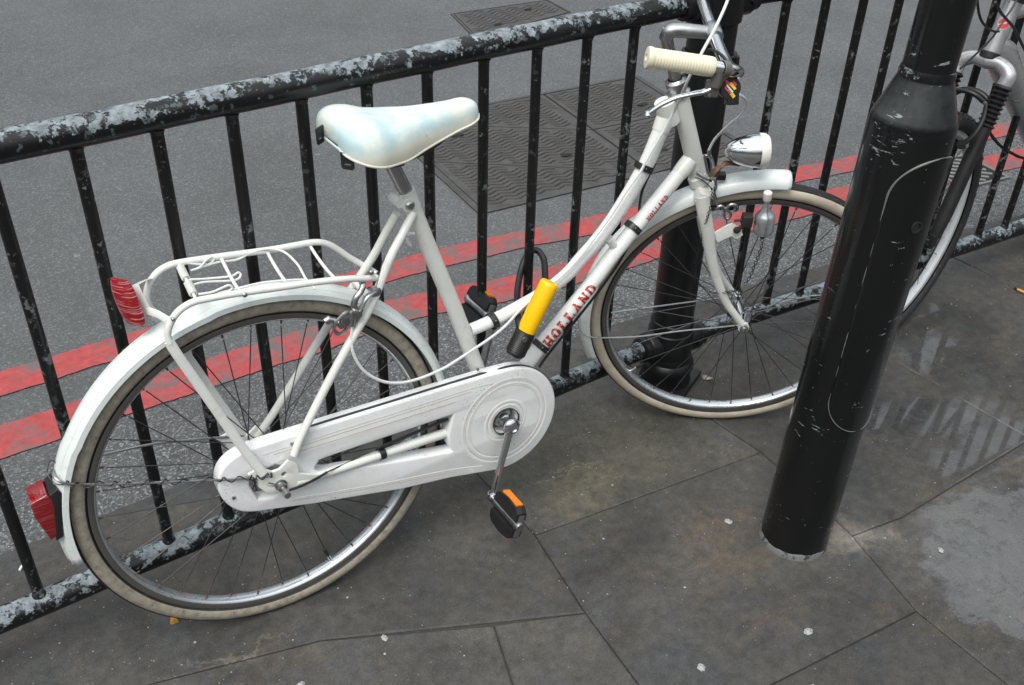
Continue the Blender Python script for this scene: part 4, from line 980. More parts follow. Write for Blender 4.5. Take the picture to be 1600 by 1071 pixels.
link('dynamo_hinge', bm, 'iron', dy)
bm = curve_plate([[z2(q) for q in ((0.9922,-0.0494,0.5898), (1.0150,-0.0665,0.6087), (1.0225,-0.0715,0.6118), (1.0363,-0.0774,0.6019), (1.0422,-0.0775,0.5856), (1.0337,-0.0706,0.5759), (1.0229,-0.0657,0.5827), (0.9989,-0.0488,0.5684))]], .0015, .0003)
xform(bm, Matrix.Translation((0, 0, 0)) @ Matrix.Rotation(R(90), 4, 'X')); ym = sum(V(q).y for q in ((0.9922,-0.0494,0.5898), (1.0363,-0.0774,0.6019)))/2
xs_ = V((0.9922,-0.0494,0.5898)); xe_ = V((1.0363,-0.0774,0.6019)); sl_ = (xe_.y-xs_.y)/(xe_.x-xs_.x)
for v in bm.verts: v.co.y = v.co.y+xs_.y+sl_*(v.co.x-xs_.x)
link('dynamo_bracket', bm, 'cream_white', bike)
def twisted(name, pts, r_, amp, turns):
    base = cr(pts, 14); bm = bmesh.new()
    for ph_ in (0, math.pi):
        q = []
        for i, p in enumerate(base):
            d = (base[min(i+1, len(base)-1)]-base[max(i-1, 0)]).normalized(); u_ = d.cross(V((0, 1, 0))).normalized(); v_ = d.cross(u_)
            a = 2*math.pi*turns*i/len(base)+ph_; q.append(p+(u_*math.cos(a)+v_*math.sin(a))*amp)
        tube(bm, q, r_, 5)
    return link(name, bm, 'rubber', bike)
twisted('light_wire', [(1.0764,-0.1029,0.5844), (1.0817,-0.1012,0.5613), (1.0844,-0.0939,0.5301), (1.0847,-0.0846,0.5011), (1.0878,-0.0742,0.4704), (1.0865,-0.0618,0.4427)], .0009, .0028, 5)
twisted('light_wire', [(1.0822,-0.0625,0.4297), (1.0456,-0.0645,0.4397), (1.0234,-0.0406,0.4317), (1.0142,-0.0123,0.4339), (1.0061,0.0017,0.4459), (0.9943,0.0011,0.4815), (0.9796,-0.0222,0.5500), (0.9667,-0.0442,0.6074), (0.9646,-0.0559,0.6417), (0.9681,-0.0590,0.6749), (0.9694,-0.0524,0.6961)], .0009, .0022, 16)
wire('light_wire', [(0.9694,-0.0524,0.6961), (0.9555,-0.0529,0.7092), (0.9408,-0.0469,0.7215), (0.9349,-0.0379,0.7223)], .0011, 'rubber')
wire('light_wire', [(0.9838,-0.0553,0.6698), (0.9742,-0.0548,0.6945), (0.9778,-0.0543,0.7103), (0.9829,-0.0553,0.7290), (0.9866,-0.0535,0.7386)], .0011, 'rubber')

# mudguards
def guard(name, M_, a0, a1, rl, rc, parent, dr=lambda a: 0):
    bm = bmesh.new(); seg = 80; rings = []
    prof = [(rl, .0255), (rl+.0005, .0268), (rl+.009, .0262), (rc-.006, .0185), (rc-.0052, .0165), (rc-.001, .008), (rc, 0)]
    prof = prof+[(r_, -y) for r_, y in prof[-2::-1]]
    for i in range(seg+1):
        a = R(a0+(a1-a0)*i/seg); k = dr(a0+(a1-a0)*i/seg); rings.append([bm.verts.new(((r_+k)*math.cos(a), y, (r_+k)*math.sin(a))) for r_, y in prof])
    for A, B in zip(rings, rings[1:]):
        for k in range(len(prof)-1): bm.faces.new((A[k], A[k+1], B[k+1], B[k]))
    o = link(name, bm, 'guard', parent, M_=M_); s = o.modifiers.new('s', 'SOLIDIFY'); s.thickness = .0012; s.offset = 0
    bm = bmesh.new()
    for sgn in (1, -1):
        tube(bm, [((rc-.0052+dr(a_)+.0003)*math.cos(R(a_)), sgn*.0172, (rc-.0052+dr(a_)+.0003)*math.sin(R(a_))) for a_ in [a0+(a1-a0)*i/80 for i in range(81)]], .0007, 5)
    link('crease', bm, 'steel' if False else 'cable', o)
    return o
guard('rear_mudguard', MR, -8, 188.5, .3475, .3685, bike, lambda a: .004*max(0, (60-a)/60)-.002*(1 if 100 < a < 150 else 0))
guard('front_mudguard', MF, 83.5, 202, .3455, .370, bike, lambda a: .007*max(0, (110-a)/27) if a < 110 else 0)
# mudguard stays
def stay(pts, r_=.0022, mat='steel', name='mudguard_stay'): return wire(name, pts, r_, mat, 6)
stay([(-0.0138,-0.0660,0.3766), (-0.0402,-0.0620,0.3794), (-0.1032,-0.0500,0.3937), (-0.1948,-0.0380,0.4191), (-0.2726,-0.0330,0.4452), (-0.3188,-0.0320,0.4646), (-0.3347,-0.0310,0.4721), (-0.3437,-0.0260,0.4804), (-0.3476,-0.0140,0.4843), (-0.3440,-0.0000,0.4850)], .0024)
stay([(0.0037,0.0600,0.3778), (-0.0465,0.0550,0.3965), (-0.1150,0.0480,0.4224), (-0.1807,0.0420,0.4427), (-0.2238,0.0360,0.4529), (-0.2658,0.0310,0.4610)], .0024)
bs = cr([V((-0.0145,-0.0690,0.3791)), V((-0.0466,-0.0660,0.3849)), V((-0.1037,-0.0530,0.3960)), V((-0.1951,-0.0410,0.4214)), V((-0.2728,-0.0360,0.4474)), V((-0.3369,-0.0340,0.4739))], 60)
bm = bmesh.new(); q = []
for i, p in enumerate(bs):
    a = i*.30+.8*math.sin(i*.03); q.append(p+V((0, .0030*math.cos(a), .0050*math.sin(a)))+V((.004*math.sin(i*.11), 0, 0)))
tube(bm, q, .0011, 5)
tube(bm, cr([(-0.3369,-0.0340,0.4739), (-0.3474,-0.0200,0.4685), (-0.3537,-0.0100,0.4761), (-0.3538,0.0000,0.4851), (-0.3463,-0.0000,0.5005), (-0.3391,-0.0000,0.4975), (-0.3409,-0.0000,0.4810), (-0.3512,0.0000,0.4626)], 5), .0008, 5); link('light_wire', bm, 'rubber', bike)
stay([(1.0739,-0.0607,0.3420), (1.0447,-0.0349,0.3329), (0.9771,0.0169,0.3175), (0.9090,0.0697,0.2980), (0.8489,0.1116,0.2919), (0.8185,0.1326,0.2924), (0.8045,0.1465,0.2984), (0.8006,0.1574,0.3130), (0.8016,0.1619,0.3225)], .0021)
stay([(1.1223,0.0359,0.3527), (1.0553,0.0702,0.3457), (0.9744,0.1107,0.3364), (0.8867,0.1542,0.3260)], .0021)
stay([(1.1864,0.0191,0.2997), (1.2315,-0.0229,0.3313), (1.2824,-0.0699,0.3595), (1.3265,-0.1055,0.3687)], .0018)

# rack
bm = bmesh.new()
rn = [(0.2306,-0.0350,0.6914), (0.2052,-0.0450,0.7007), (0.1746,-0.0500,0.7116), (0.1181,-0.0500,0.7216), (0.0365,-0.0500,0.7319), (-0.0157,-0.0500,0.7389), (-0.0566,-0.0500,0.7427), (-0.0808,-0.0500,0.7441), (-0.0986,-0.0500,0.7403), (-0.1142,-0.0500,0.7312), (-0.1271,-0.0500,0.7154), (-0.1332,-0.0500,0.6986), (-0.1324,-0.0520,0.6840)]
tube(bm, cr(rn, 5), .0058, 14)
rf = [(0.2597,0.0350,0.6591), (0.2497,0.0450,0.6678), (0.2160,0.0500,0.6981), (0.1950,0.0500,0.7203), (0.1773,0.0500,0.7350), (0.1544,0.0500,0.7434), (0.1197,0.0500,0.7463), (0.0742,0.0500,0.7497), (-0.0074,0.0500,0.7595), (-0.0703,0.0500,0.7659), (-0.0943,0.0500,0.7654), (-0.1132,0.0500,0.7578), (-0.1285,0.0500,0.7422), (-0.1363,0.0500,0.7231), (-0.1359,0.0500,0.7038), (-0.1288,0.0500,0.6870)]
tube(bm, cr(rf, 5), .0058, 14)
rk = link('rear_rack', bm, 'rack', bike)
for pts, fl in (([(-0.1338,-0.0530,0.6886), (-0.1254,-0.0550,0.6605), (-0.0968,-0.0570,0.5771), (-0.0552,-0.0620,0.4565), (-0.0274,-0.0680,0.3853)], 1), ([(-0.1288,0.0500,0.6870), (-0.1161,0.0520,0.6448), (-0.0898,0.0550,0.5806), (-0.0517,0.0580,0.4700), (-0.0166,0.0620,0.3696)], 1)):
    bm = bmesh.new(); tube(bm, cr(pts, 4), .0082, 12, flat=.35, flatdir=(0, 1, 0)); link('rack_leg', bm, 'rack', rk)
for A, B in ((((-0.0076,0.0500,0.7584)), ((-0.0106,-0.0480,0.7411))), (((0.0706,0.0500,0.7483)), ((0.0671,-0.0480,0.7352))), (((0.1469,0.0500,0.7392)), ((0.1496,-0.0480,0.7202)))):
    bm = bmesh.new(); A, B = V(A), V(B); tube(bm, cr([A, A.lerp(B, .3)+V((0, 0, -.004)), A.lerp(B, .7)+V((0, 0, -.004)), B], 4), .0030, 10); link('rung', bm, 'rack', rk)
bm = bmesh.new(); A, B = V((-0.0766,0.0500,0.7653)), V((-0.0804,-0.0480,0.7488)); tube(bm, [A, B], .0028, 10)
hx = []
for i in range(0, 11*12+1):
    s = .10+.36*i/(11*12); a = i/12*2*math.pi; d = (B-A).normalized(); u_ = d.cross(V((0, 0, 1))).normalized(); v_ = d.cross(u_); hx.append(A.lerp(B, s)+(u_*math.cos(a)+v_*math.sin(a))*.0060)
tube(bm, hx, .00105, 6); hx2 = []
for i in range(0, 10*12+1):
    s = .56+.34*i/(10*12); a = i/12*2*math.pi; hx2.append(A.lerp(B, s)+(u_*math.cos(a)+v_*math.sin(a))*.0060)
tube(bm, hx2, .00105, 6); link('coil_spring', bm, 'rack', rk)
bm = bmesh.new()
tube(bm, cr([(-0.0776,0.0460,0.7603), (-0.0692,0.0460,0.7662), (-0.0517,0.0450,0.7595), (-0.0314,0.0450,0.7539), (-0.0196,0.0450,0.7602), (-0.0242,0.0450,0.7650), (-0.0340,0.0420,0.7631), (-0.0467,0.0400,0.7544), (-0.0621,0.0380,0.7537)], 4), .0019, 8)
tube(bm, cr([(-0.0489,0.0400,0.7538), (-0.0152,0.0460,0.7526), (0.0169,0.0460,0.7487), (0.0399,0.0460,0.7545), (0.0674,0.0440,0.7565), (0.0817,0.0300,0.7575), (0.0927,0.0150,0.7538), (0.1005,0.0000,0.7438), (0.1031,-0.0150,0.7377), (0.1035,-0.0400,0.7272), (0.1107,-0.0580,0.7141)], 4), .0021, 8)
tube(bm, cr([(-0.0735,0.0040,0.7559), (-0.0495,0.0040,0.7503), (-0.0083,0.0040,0.7434), (0.0051,0.0040,0.7467), (0.0081,0.0020,0.7421), (0.0019,-0.0020,0.7385), (-0.0114,-0.0040,0.7396), (-0.0526,-0.0060,0.7499), (-0.0740,-0.0100,0.7521)], 4), .0019, 8)
tube(bm, cr([(-0.0737,-0.0440,0.7518), (-0.0541,-0.0460,0.7505), (-0.0383,-0.0460,0.7528), (-0.0255,-0.0460,0.7549), (-0.0202,-0.0460,0.7488), (-0.0293,-0.0460,0.7444), (-0.0447,-0.0460,0.7454), (-0.0077,-0.0440,0.7442), (0.0299,-0.0420,0.7419), (0.0725,-0.0420,0.7345), (0.1028,-0.0420,0.7271)], 4), .0019, 8)
link('spring_clip', bm, 'rack', rk)
bm = bmesh.new()
for q, s in (((-0.0055,-0.0560,0.7364), .0042), ((0.2398,0.0440,0.6749), .005), ((0.2466,0.0300,0.6663), .0045), ((0.2180,-0.0450,0.7095), .0045), ((-0.1216,-0.0560,0.7272), .003)):
    lathe(bm, [(0, -.003), (s, -.003), (s, .002), (s*.6, .0035), (0, .004)], q, (0, -1, .15), 12)
link('rivets', bm, 'steel', rk)
# rack reflector on its bent bracket
bm = bmesh.new(); RP = V((-0.1719,0.0000,0.7460))
c0, c1 = V((-0.1811,-0.0050,0.7873)), V((-0.1666,-0.0050,0.7143)); la = (c0-c1).normalized()
ff_ = V((-.80, -.60, .20)).normalized(); wd = V((.60, -.80, 0)).normalized()*-1
rows = []
for i in range(17):
    s = -1+2*i/16; hh = .0415*s; ww = .0225*(1-.30*abs(s)**3); dp_ = .013*(1-.35*s*s)
    zz = V((-.10, 0.05, 1)).normalized()
    rows.append([bm.verts.new(RP+zz*hh+wd*(ww*math.sin(R(a)))+ff_*(dp_*math.cos(R(a))**.6 if abs(a) < 90 else 0)) for a in (-90, -75, -55, -30, 0, 30, 55, 75, 90)])
for A, B in zip(rows, rows[1:]):
    for k in range(8): bm.faces.new((A[k], A[k+1], B[k+1], B[k]))
bm.faces.new([r_[0] for r_ in rows]+[r_[-1] for r_ in rows[::-1]]); bm.faces.new(rows[0]); bm.faces.new(rows[-1])
rfl = link('reflector', bm, 'redlens', rk)
bm = bmesh.new()
for pts in ([(-0.1266,0.0450,0.7533), (-0.1412,0.0300,0.7597), (-0.1554,0.0120,0.7652)], [(-0.1554,0.0120,0.7652), (-0.1530,0.0000,0.7472), (-0.1490,-0.0080,0.7267)], [(-0.1497,-0.0080,0.7281), (-0.1380,-0.0280,0.7275), (-0.1231,-0.0480,0.7178)]):
    tube(bm, pts, .0065, 8, flat=.16, flatdir=(-.6, -.6, .3))
link('reflector_bracket', bm, 'rack', rk)
# rear light on the mudguard
bm = bmesh.new()
lo2 = [z2((-0.3894,0.0000,0.4470)), z2((-0.3672,0.0000,0.4534)), z2((-0.3587,-0.0000,0.4388)), z2((-0.3689,0.0000,0.3737)), z2((-0.3780,0.0000,0.3695)), z2((-0.3891,0.0000,0.4195))]
bm = plate_local([lo2], 0, .044, .003); rl_ = link('rear_light', bm, 'redlens2', bike)
bm = plate_local([[z2((-0.3603,0.0000,0.4531)), z2((-0.3499,0.0000,0.4594)), z2((-0.3456,-0.0000,0.4521)), z2((-0.3621,-0.0000,0.3677)), z2((-0.3700,-0.0000,0.3643)), z2((-0.3590,0.0000,0.4334))]], 0, .048, .002); link('housing', bm, 'rubber', rl_)
# rear brake
bm = bmesh.new()
tube(bm, cr([(0.1955,-0.0200,0.6970), (0.1997,-0.0350,0.6964), (0.1987,-0.0500,0.6924), (0.1913,-0.0540,0.6826), (0.1818,-0.0550,0.6746), (0.1769,-0.0550,0.6609), (0.1806,-0.0550,0.6497), (0.1750,-0.0550,0.6411)], 4), [.0045, .0055, .0055, .006, .005], 12, flat=.65)
tube(bm, cr([(0.2255,-0.0450,0.6709), (0.2116,-0.0520,0.6732), (0.2003,-0.0550,0.6691), (0.1917,-0.0560,0.6582), (0.1847,-0.0560,0.6476)], 4), [.0055, .0055, .0048], 12, flat=.65)
lathe(bm, [(0, -.006), (.0095, -.006), (.0095, .004), (.006, .006), (0, .0065)], (0.2230,-0.0450,0.6704), (0, -1, 0), 16)
tube(bm, [(0.1734,-0.0550,0.6493), (0.1716,-0.0500,0.6216)], .0055, 12); lathe(bm, [(0, 0), (.0075, 0), (.0075, .006), (0, .007)], (0.1809,-0.0560,0.6449), (0, -1, 0), 8)
tube(bm, cr([(0.1592,-0.0450,0.6435), (0.1678,-0.0450,0.6460), (0.1714,-0.0450,0.6334), (0.1637,-0.0450,0.6164), (0.1544,-0.0450,0.6076), (0.1440,-0.0450,0.6109), (0.1404,-0.0450,0.6224), (0.1476,-0.0450,0.6343), (0.1592,-0.0450,0.6435)], 3), .0035, 8)
box(bm, V((0.1698,-0.0450,0.6300)), (.034, .006, .018), Matrix.Rotation(R(25), 3, 'Y'), bev=.001)
lathe(bm, [(0, 0), (.0065, 0), (.0065, .006), (0, .007)], (0.1524,-0.0460,0.6269), (0, -1, 0), 12)
tube(bm, [(0.1562,-0.0400,0.6278), (0.1351,-0.0360,0.6375)], .006, 12)
tube(bm, [(0.2214,-0.0500,0.6783), (0.2324,-0.0500,0.7090), (0.2405,-0.0500,0.7339)], .0008, 5); tube(bm, [(0.2401,-0.0500,0.7291), (0.2421,-0.0500,0.7384)], .0018, 6)
link('rear_brake', bm, 'steel', bike)
bm = bmesh.new(); lathe(bm, [(0, -.006), (.0075, -.006), (.0085, .0), (.0075, .005), (0, .006)], (0.1345,-0.0340,0.6354), (.9, 0, .3), 16); link('brake_block', bm, 'steel', bike)

# chain case
def arc(cx, cz, r_, a0, a1, n): return [(cx+r_*math.cos(R(a0+(a1-a0)*i/n)), cz+r_*math.sin(R(a0+(a1-a0)*i/n))) for i in range(n+1)]
z0 = RT; cxb, czb = BB.x, BB.z
def fx(q): return (q[0], q[1]+z0)
out = arc(cxb, czb, .117, 86, -104, 48)
out += [fx(p) for p in ((.344, -.139), (.238, -.122), (.149, -.100), (.06, -.079), (-.012, -.059), (-.045, -.050))]
rear_pts = cr([(-.045, -.050, 0), (-.068, -.040, 0), (-.086, -.022, 0), (-.098, .003, 0), (-.1005, .030, 0), (-.093, .055, 0), (-.074, .072, 0), (-.048, .080, 0), (-.02, .0815, 0)], 4)
out += [fx((p.x, p.y)) for p in rear_pts[1:]]
out += [fx(p) for p in ((.04, .081), (.121, .079), (.252, .0755), (.36, .073), (.43, .0705))]
hole1 = [fx((p.x, p.y)) for p in cr([(.075, .010, 0), (.090, .0165, 0), (.25, .0145, 0), (.350, .0135, 0), (.362, .010, 0), (.358, -.010, 0), (.351, -.035, 0), (.352, -.060, 0), (.358, -.078, 0), (.348, -.082, 0), (.24, -.060, 0), (.12, -.032, 0), (.082, -.022, 0), (.066, -.004, 0)], 3, True)]
hole2 = [fx(p) for p in ((-.056, .010), (-.052, .030), (.000, .040), (.020, .026), (.026, -.004), (.012, -.030), (-.015, -.038), (-.044, -.032))]
hole3 = arc(cxb, czb, .030, 0, 345, 23)
bm = plate_local([out, hole1, hole2, hole3], -.036, .0225, .0045)
case = link('chain_case', bm, 'case', bike)
bm = bmesh.new()
def ring_ridge(bm, r_, w_, y=-.0517): torus = [(r_-w_, y+.001), (r_-w_*.4, y-.0010), (r_+w_*.4, y-.0010), (r_+w_, y+.001)]; return torus
def ridge(r_, w_, hgt=.0012):
    rings = []
    for i in range(72):
        a = 2*math.pi*i/72; rings.append([bm.verts.new((cxb+rr_*math.cos(a), yy, czb+rr_*math.sin(a))) for rr_, yy in ((r_-w_, -.0515), (r_-w_*.45, -.0519-hgt), (r_+w_*.45, -.0519-hgt), (r_+w_, -.0515))])
    for i in range(72):
        A, B = rings[i], rings[(i+1) % 72]
        for k in range(3): bm.faces.new((A[k], A[k+1], B[k+1], B[k]))
ridge(.099, .0045, .0004); ridge(.0875, .0035, .0003); ridge(.047, .004, .0005); ridge(.0375, .003, .0004)
for pts, r_ in (([(-.02, .066), (.10, .064), (.25, .060), (.40, .057), (.45, .052)], .0034), ([(.03, .052), (.10, .050), (.25, .046), (.37, .042)], .0018), ([(.02, .044), (.10, .041), (.25, .037), (.36, .033)], .0014),
                ([(.02, -.052), (.06, -.062), (.15, -.083), (.24, -.102), (.344, -.122), (.42, -.143)], .0034), ([(.03, -.044), (.15, -.071), (.24, -.090), (.37, -.112)], .0014)):
    tube(bm, cr([V((a, -.0504, b+z0)) for a, b in pts], 5), r_*.9, 12, flat=.55, flatdir=(0, 1, 0))
link('pressed_ribs', bm, 'case', case)
bm = bmesh.new(); lathe(bm, [(.0312, .0150), (.0303, .0572), (.0290, .0572), (.0285, .0150)], L(.4767, -.0497, 0), NEAR, 36); link('hole_shade_cup', bm, 'lidblack', case)  # added dark cup, standing in for shade inside the crank hole
bm = bmesh.new()                                          # thin gold-brown and grey lining
for r_ in (.0935, .0825, .0425, .0335):
    tube(bm, [(cxb+r_*math.cos(2*math.pi*i/72), -.0518, czb+r_*math.sin(2*math.pi*i/72)) for i in range(72)], .00032, 5, closed=True)
for pts in ([(.0, .059), (.25, .053), (.40, .050)], [(.03, .0475), (.25, .0415), (.365, .038)], [(.02, -.057), (.15, -.088), (.36, -.132)]):
    tube(bm, [V((a, -.0518, b+z0)) for a, b in pts], .0005, 5)
link('pinstripe', bm, 'rust' if False else 'letter2', case)
bm = bmesh.new()                                          # dark trim on the upper edge of the case
tp = [fx(p) for p in ((.06, .0845), (.121, .0835), (.252, .080), (.36, .0775), (.43, .0755))]+arc(cxb, czb, .1215, 100, -8, 24)
tube(bm, [V((a, -.040, b-.001)) for a, b in tp], .0042, 10, flat=.6, flatdir=(0, 0, 1)); link('edge_trim', bm, 'iron', case)
bm = bmesh.new()
for q in ((.445, .079, 0), (-.083, -.003, 1), (.035, .07, 1)):
    if q[2]: lathe(bm, [(0, 0), (.0035, 0), (.0035, .0022), (.002, .003), (0, .0032)], L(q[0], q[1], .0520), NEAR, 12)
    else: lathe(bm, [(0, 0), (.0035, 0), (.003, .003), (0, .0035)], L(q[0]-.02, q[1]+.0045, .036), (0, 0, 1), 12)
link('screw', bm, 'steel', case)
bm = bmesh.new()                                          # chain seen in the open middle, chainring, and a dark disc for the crank hole's shade
for zt, sgn in ((.055, 1), (-.10, -1)): pass
tube(bm, [L(.03, -.038, .035), L(.36, -.085, .035)], .004, 8, flat=.5)
lathe(bm, [(.05, -.002), (.075, -.002), (.075, .002), (.05, .002)], L(.4767, -.0497, .030), NEAR, 36); lathe(bm, [(0, -.001), (.045, -.001), (.045, .001), (0, .001)], L(.4767, -.0497, .022), NEAR, 36); link('chain', bm, 'hole', bike)
# cranks and pedals
bm = bmesh.new()
lathe(bm, [(0, .030), (.0140, .030), (.0140, .050), (.0160, .051), (.0160, .054), (.012, .0565), (.0105, .064), (.0175, .066), (.0185, .070), (.0185, .078), (.014, .083), (.009, .084), (.0085, .0815), (0, .0815)], L(.4767, -.0497, 0), NEAR, 30)
cend = L(.4767-.055, -.0497-.150, .088)
cs = L(.4767, -.0497, .073); d = (cend-cs).normalized()
tube(bm, [cs+d*.006, cs+d*.03, cs+d*.08, cend-d*.012, cend], [.0115, .0098, .0085, .0078, .0095], 14, flat=.62, flatdir=(0, 1, 0))
lathe(bm, [(0, -.009), (.0105, -.009), (.0115, -.005), (.0115, .005), (.0105, .009), (0, .009)], cend, NEAR, 20)
tube(bm, [cs+V((.0135, 0, .003)), cs+V((.0135, 0, .003))+V((.006, -.004, -.002))], .003, 8)
link('crank', bm, 'chrome', bike)
bm = bmesh.new(); ce2 = L(.4767+.055, -.0497+.150, -.088); cs2 = L(.4767, -.0497, -.073); d2 = (ce2-cs2).normalized()
tube(bm, [cs2, cs2+d2*.05, ce2], [.0115, .0092, .0085], 14, flat=.6, flatdir=(0, 1, 0)); lathe(bm, [(0, -.009), (.0115, -.009), (.0115, .009), (0, .009)], ce2, NEAR, 20); link('crank', bm, 'steel', bike)
def pedal(c_, sgn, tilt):
    """pedal hung on the crank end c_, pointing along sgn*NEAR; two rubber blocks either side of a steel barrel"""
    rot = Matrix.Rotation(tilt, 3, 'Y'); n_ = NEAR*sgn; Lp = .092
    def q(x, y, z): return c_+rot @ V((x, 0, z))+n_*y
    bm = bmesh.new(); lathe(bm, [(0, .008), (.0062, .008), (.0062, .016), (.0105, .018), (.0115, .024), (.0098, .030), (.0092, .09), (.0105, .098), (.011, .106), (.009, .112), (0, .113)], c_, n_, 20)
    for y in (.020, .106): box(bm, q(0, y, 0), (.052, .0025, .014), rot, bev=.001)
    pd = link('pedal', bm, 'steel', bike)
    for s in (1, -1):
        bm = bmesh.new(); 
        # block: longer on the outside edge, tapered at both ends
        pr = []
        for y, x0_, x1_ in ((.022, .012, .028), (.032, .0112, .036), (.063, .0112, .040), (.094, .0112, .036), (.104, .012, .028)):
            pr.append([bm.verts.new(q(s*x, y, z)) for x, z in ((x0_, -.0135), (x1_, -.0115), (x1_+.0015, 0), (x1_, .0115), (x0_, .0135), (x0_-.002, 0))])
        for A, B in zip(pr, pr[1:]):
            for k in range(6): bm.faces.new((A[k], A[(k+1) % 6], B[(k+1) % 6], B[k]))
        bm.faces.new(pr[0]); bm.faces.new(pr[-1]); link('rubber_block', bm, 'rubber', pd, smooth=False)
        bm = bmesh.new(); box(bm, q(s*.0392, .063, 0), (.0045, .054, .016), rot, bev=.0008)
        link('amber_reflector', bm, 'amber', pd, smooth=False)
    return pd
pedal(cend, 1, R(-72)); pedal(ce2, -1, R(-62))

# saddle
sd_ = [(.184, .042, .612, .590), (.187, .062, .622, .585), (.197, .080, .630, .579), (.215, .093, .633, .572), (.238, .095, .630, .566), (.265, .082, .622, .561), (.295, .069, .619, .559), (.33, .051, .616, .562), (.37, .038, .615, .568), (.405, .030, .615, .574), (.432, .027, .616, .579), (.448, .020, .611, .583), (.455, .010, .603, .588)]
dense = cr([(a, hw, tb) for a, hw, tb, sb in sd_], 4); dense2 = cr([(a, hw, sb) for a, hw, tb, sb in sd_], 4)
bm = bmesh.new(); rows = []; NS = 28
for p, q in zip(dense, dense2):
    a, hw, tb, sb = p.x, max(.004, p.y), p.z, q.z; row = []
    for k in range(NS+1):
        th = math.pi*k/NS; cx_, sz = math.cos(th), math.sin(th); e = .72
        y = hw*math.copysign(abs(cx_)**e, cx_); z = sb+(tb-sb)*abs(sz)**.62
        dip = .0015*math.exp(-(y/.03)**2) if a < .3 else 0
        row.append(bm.verts.new(L(a, z-dip, y)))
    for f in (.93, .6): pass
    row += [bm.verts.new(L(a, sb-.004, -hw*.985)), bm.verts.new(L(a, sb-.004, -hw*.92)), bm.verts.new(L(a, sb+.006, -hw*.86)), bm.verts.new(L(a, sb+.006, hw*.86)), bm.verts.new(L(a, sb-.004, hw*.92)), bm.verts.new(L(a, sb-.004, hw*.985))]
    rows.append(row)
for A, B in zip(rows, rows[1:]):
    n_ = len(A)
    for k in range(n_): bm.faces.new((A[k], A[(k+1) % n_], B[(k+1) % n_], B[k]))
bm.faces.new(rows[0]); bm.faces.new(rows[-1])
sdl = link('saddle', bm, 'saddle', bike)
bm = bmesh.new(); e_n = [L(p.x, q.z-.001, p.y*.995) for p, q in zip(dense, dense2)]; e_f = [L(p.x, q.z-.001, -p.y*.995) for p, q in zip(dense, dense2)]
tube(bm, e_n+e_f[::-1], .0021, 8, closed=True); link('welt', bm, 'saddle', sdl)
bm = bmesh.new()
for s in (1, -1):
    tube(bm, cr([L(.20, .575, s*.05), L(.235, .548, s*.03), L(.29, .535, s*.02), L(.36, .548, s*.018), L(.43, .583, s*.008)], 4), .0035, 8)
box(bm, L(.293, .535), (.030, .036, .018), None, bev=.004); link('saddle_rail', bm, 'lidblack', sdl)
for q, za in (((0.1890,-0.0600,0.9224), 128), ((0.1741,0.0120,0.9460), 40)):
    q = V(q); bm = curve_plate([[(-.011, .014), (.011, .014), (.011, -.010), (.008, -.013), (-.008, -.013), (-.011, -.010)], [(-.0065, -.003), (.0065, -.003), (.0065, -.0065), (-.0065, -.0065)]], .001, .0004)
    xform(bm, Matrix.Translation(q) @ Matrix.Rotation(R(za), 4, 'Z') @ Matrix.Rotation(R(90), 4, 'X')); link('bag_loop', bm, 'rubber', sdl)
bm = bmesh.new(); tube(bm, [st_top-d*0+V((0, 0, -.02)), st_top, L(.288, .533)], .0128, 22); link('seat_post', bm, 'steel', bike)
bm = bmesh.new(); tube(bm, cr([(0.2997,-0.0000,0.7354), (0.3114,-0.0080,0.7433), (0.3195,-0.0120,0.7441)], 3), .003, 8); tube(bm, cr([(0.3078,-0.0040,0.7350), (0.3096,-0.0040,0.7245), (0.3142,-0.0040,0.7182)], 3), .0025, 8); link('pump_peg', bm, 'cream_white', bike)

# ================= U lock =================
lk = thing('bicycle_lock', 'yellow and black U lock hanging at the white bicycle frame, looped round a railing bar', 'bike lock', M_=MB.copy())
A, B = V((0.5853,-0.0450,0.5874)), V((0.5019,-0.0450,0.4446)); d = (B-A).normalized(); Ll = (B-A).length; ks = .66
bm = bmesh.new(); lathe(bm, [(0, .001), (.010, 0), (.0165, .0012), (.0185, .004), (.019, .010), (.0190, Ll*ks-.002), (.0185, Ll*ks)], A, d, 36); link('yellow_sleeve', bm, 'yellow', lk)
bm = bmesh.new(); pr = [(.0185, Ll*ks)]
k = Ll*ks+.001
while k < Ll*.93: pr += [(.0205, k), (.0198, k+.0012)]; k += .0035
pr += [(.0205, Ll*.95), (.017, Ll*.99), (.006, Ll), (0, Ll)]
lathe(bm, pr, A, d, 36); lathe(bm, [(0, 0), (.006, 0), (.006, .0015), (.0035, .002), (0, .0022)], V((0.5142,-0.0660,0.4889)), NEAR, 14, mi=1); link('locking_end', bm, ['sleeve', 'steel'], lk)
bm = bmesh.new()
tube(bm, cr([V((0.5739,-0.0450,0.5595)), V((0.5963,-0.0100,0.5508)), (0.6847,0.1306,0.5168), (0.6995,0.1618,0.5192), (0.6986,0.1813,0.5265), (0.6829,0.1851,0.5275), (0.6632,0.1796,0.5119), (0.6393,0.1590,0.4903), (0.6011,0.1066,0.4791), V((0.5276,-0.0200,0.5063)), V((0.5212,-0.0450,0.4888))], 6), .0072, 14)
link('shackle', bm, 'sleeve', lk)

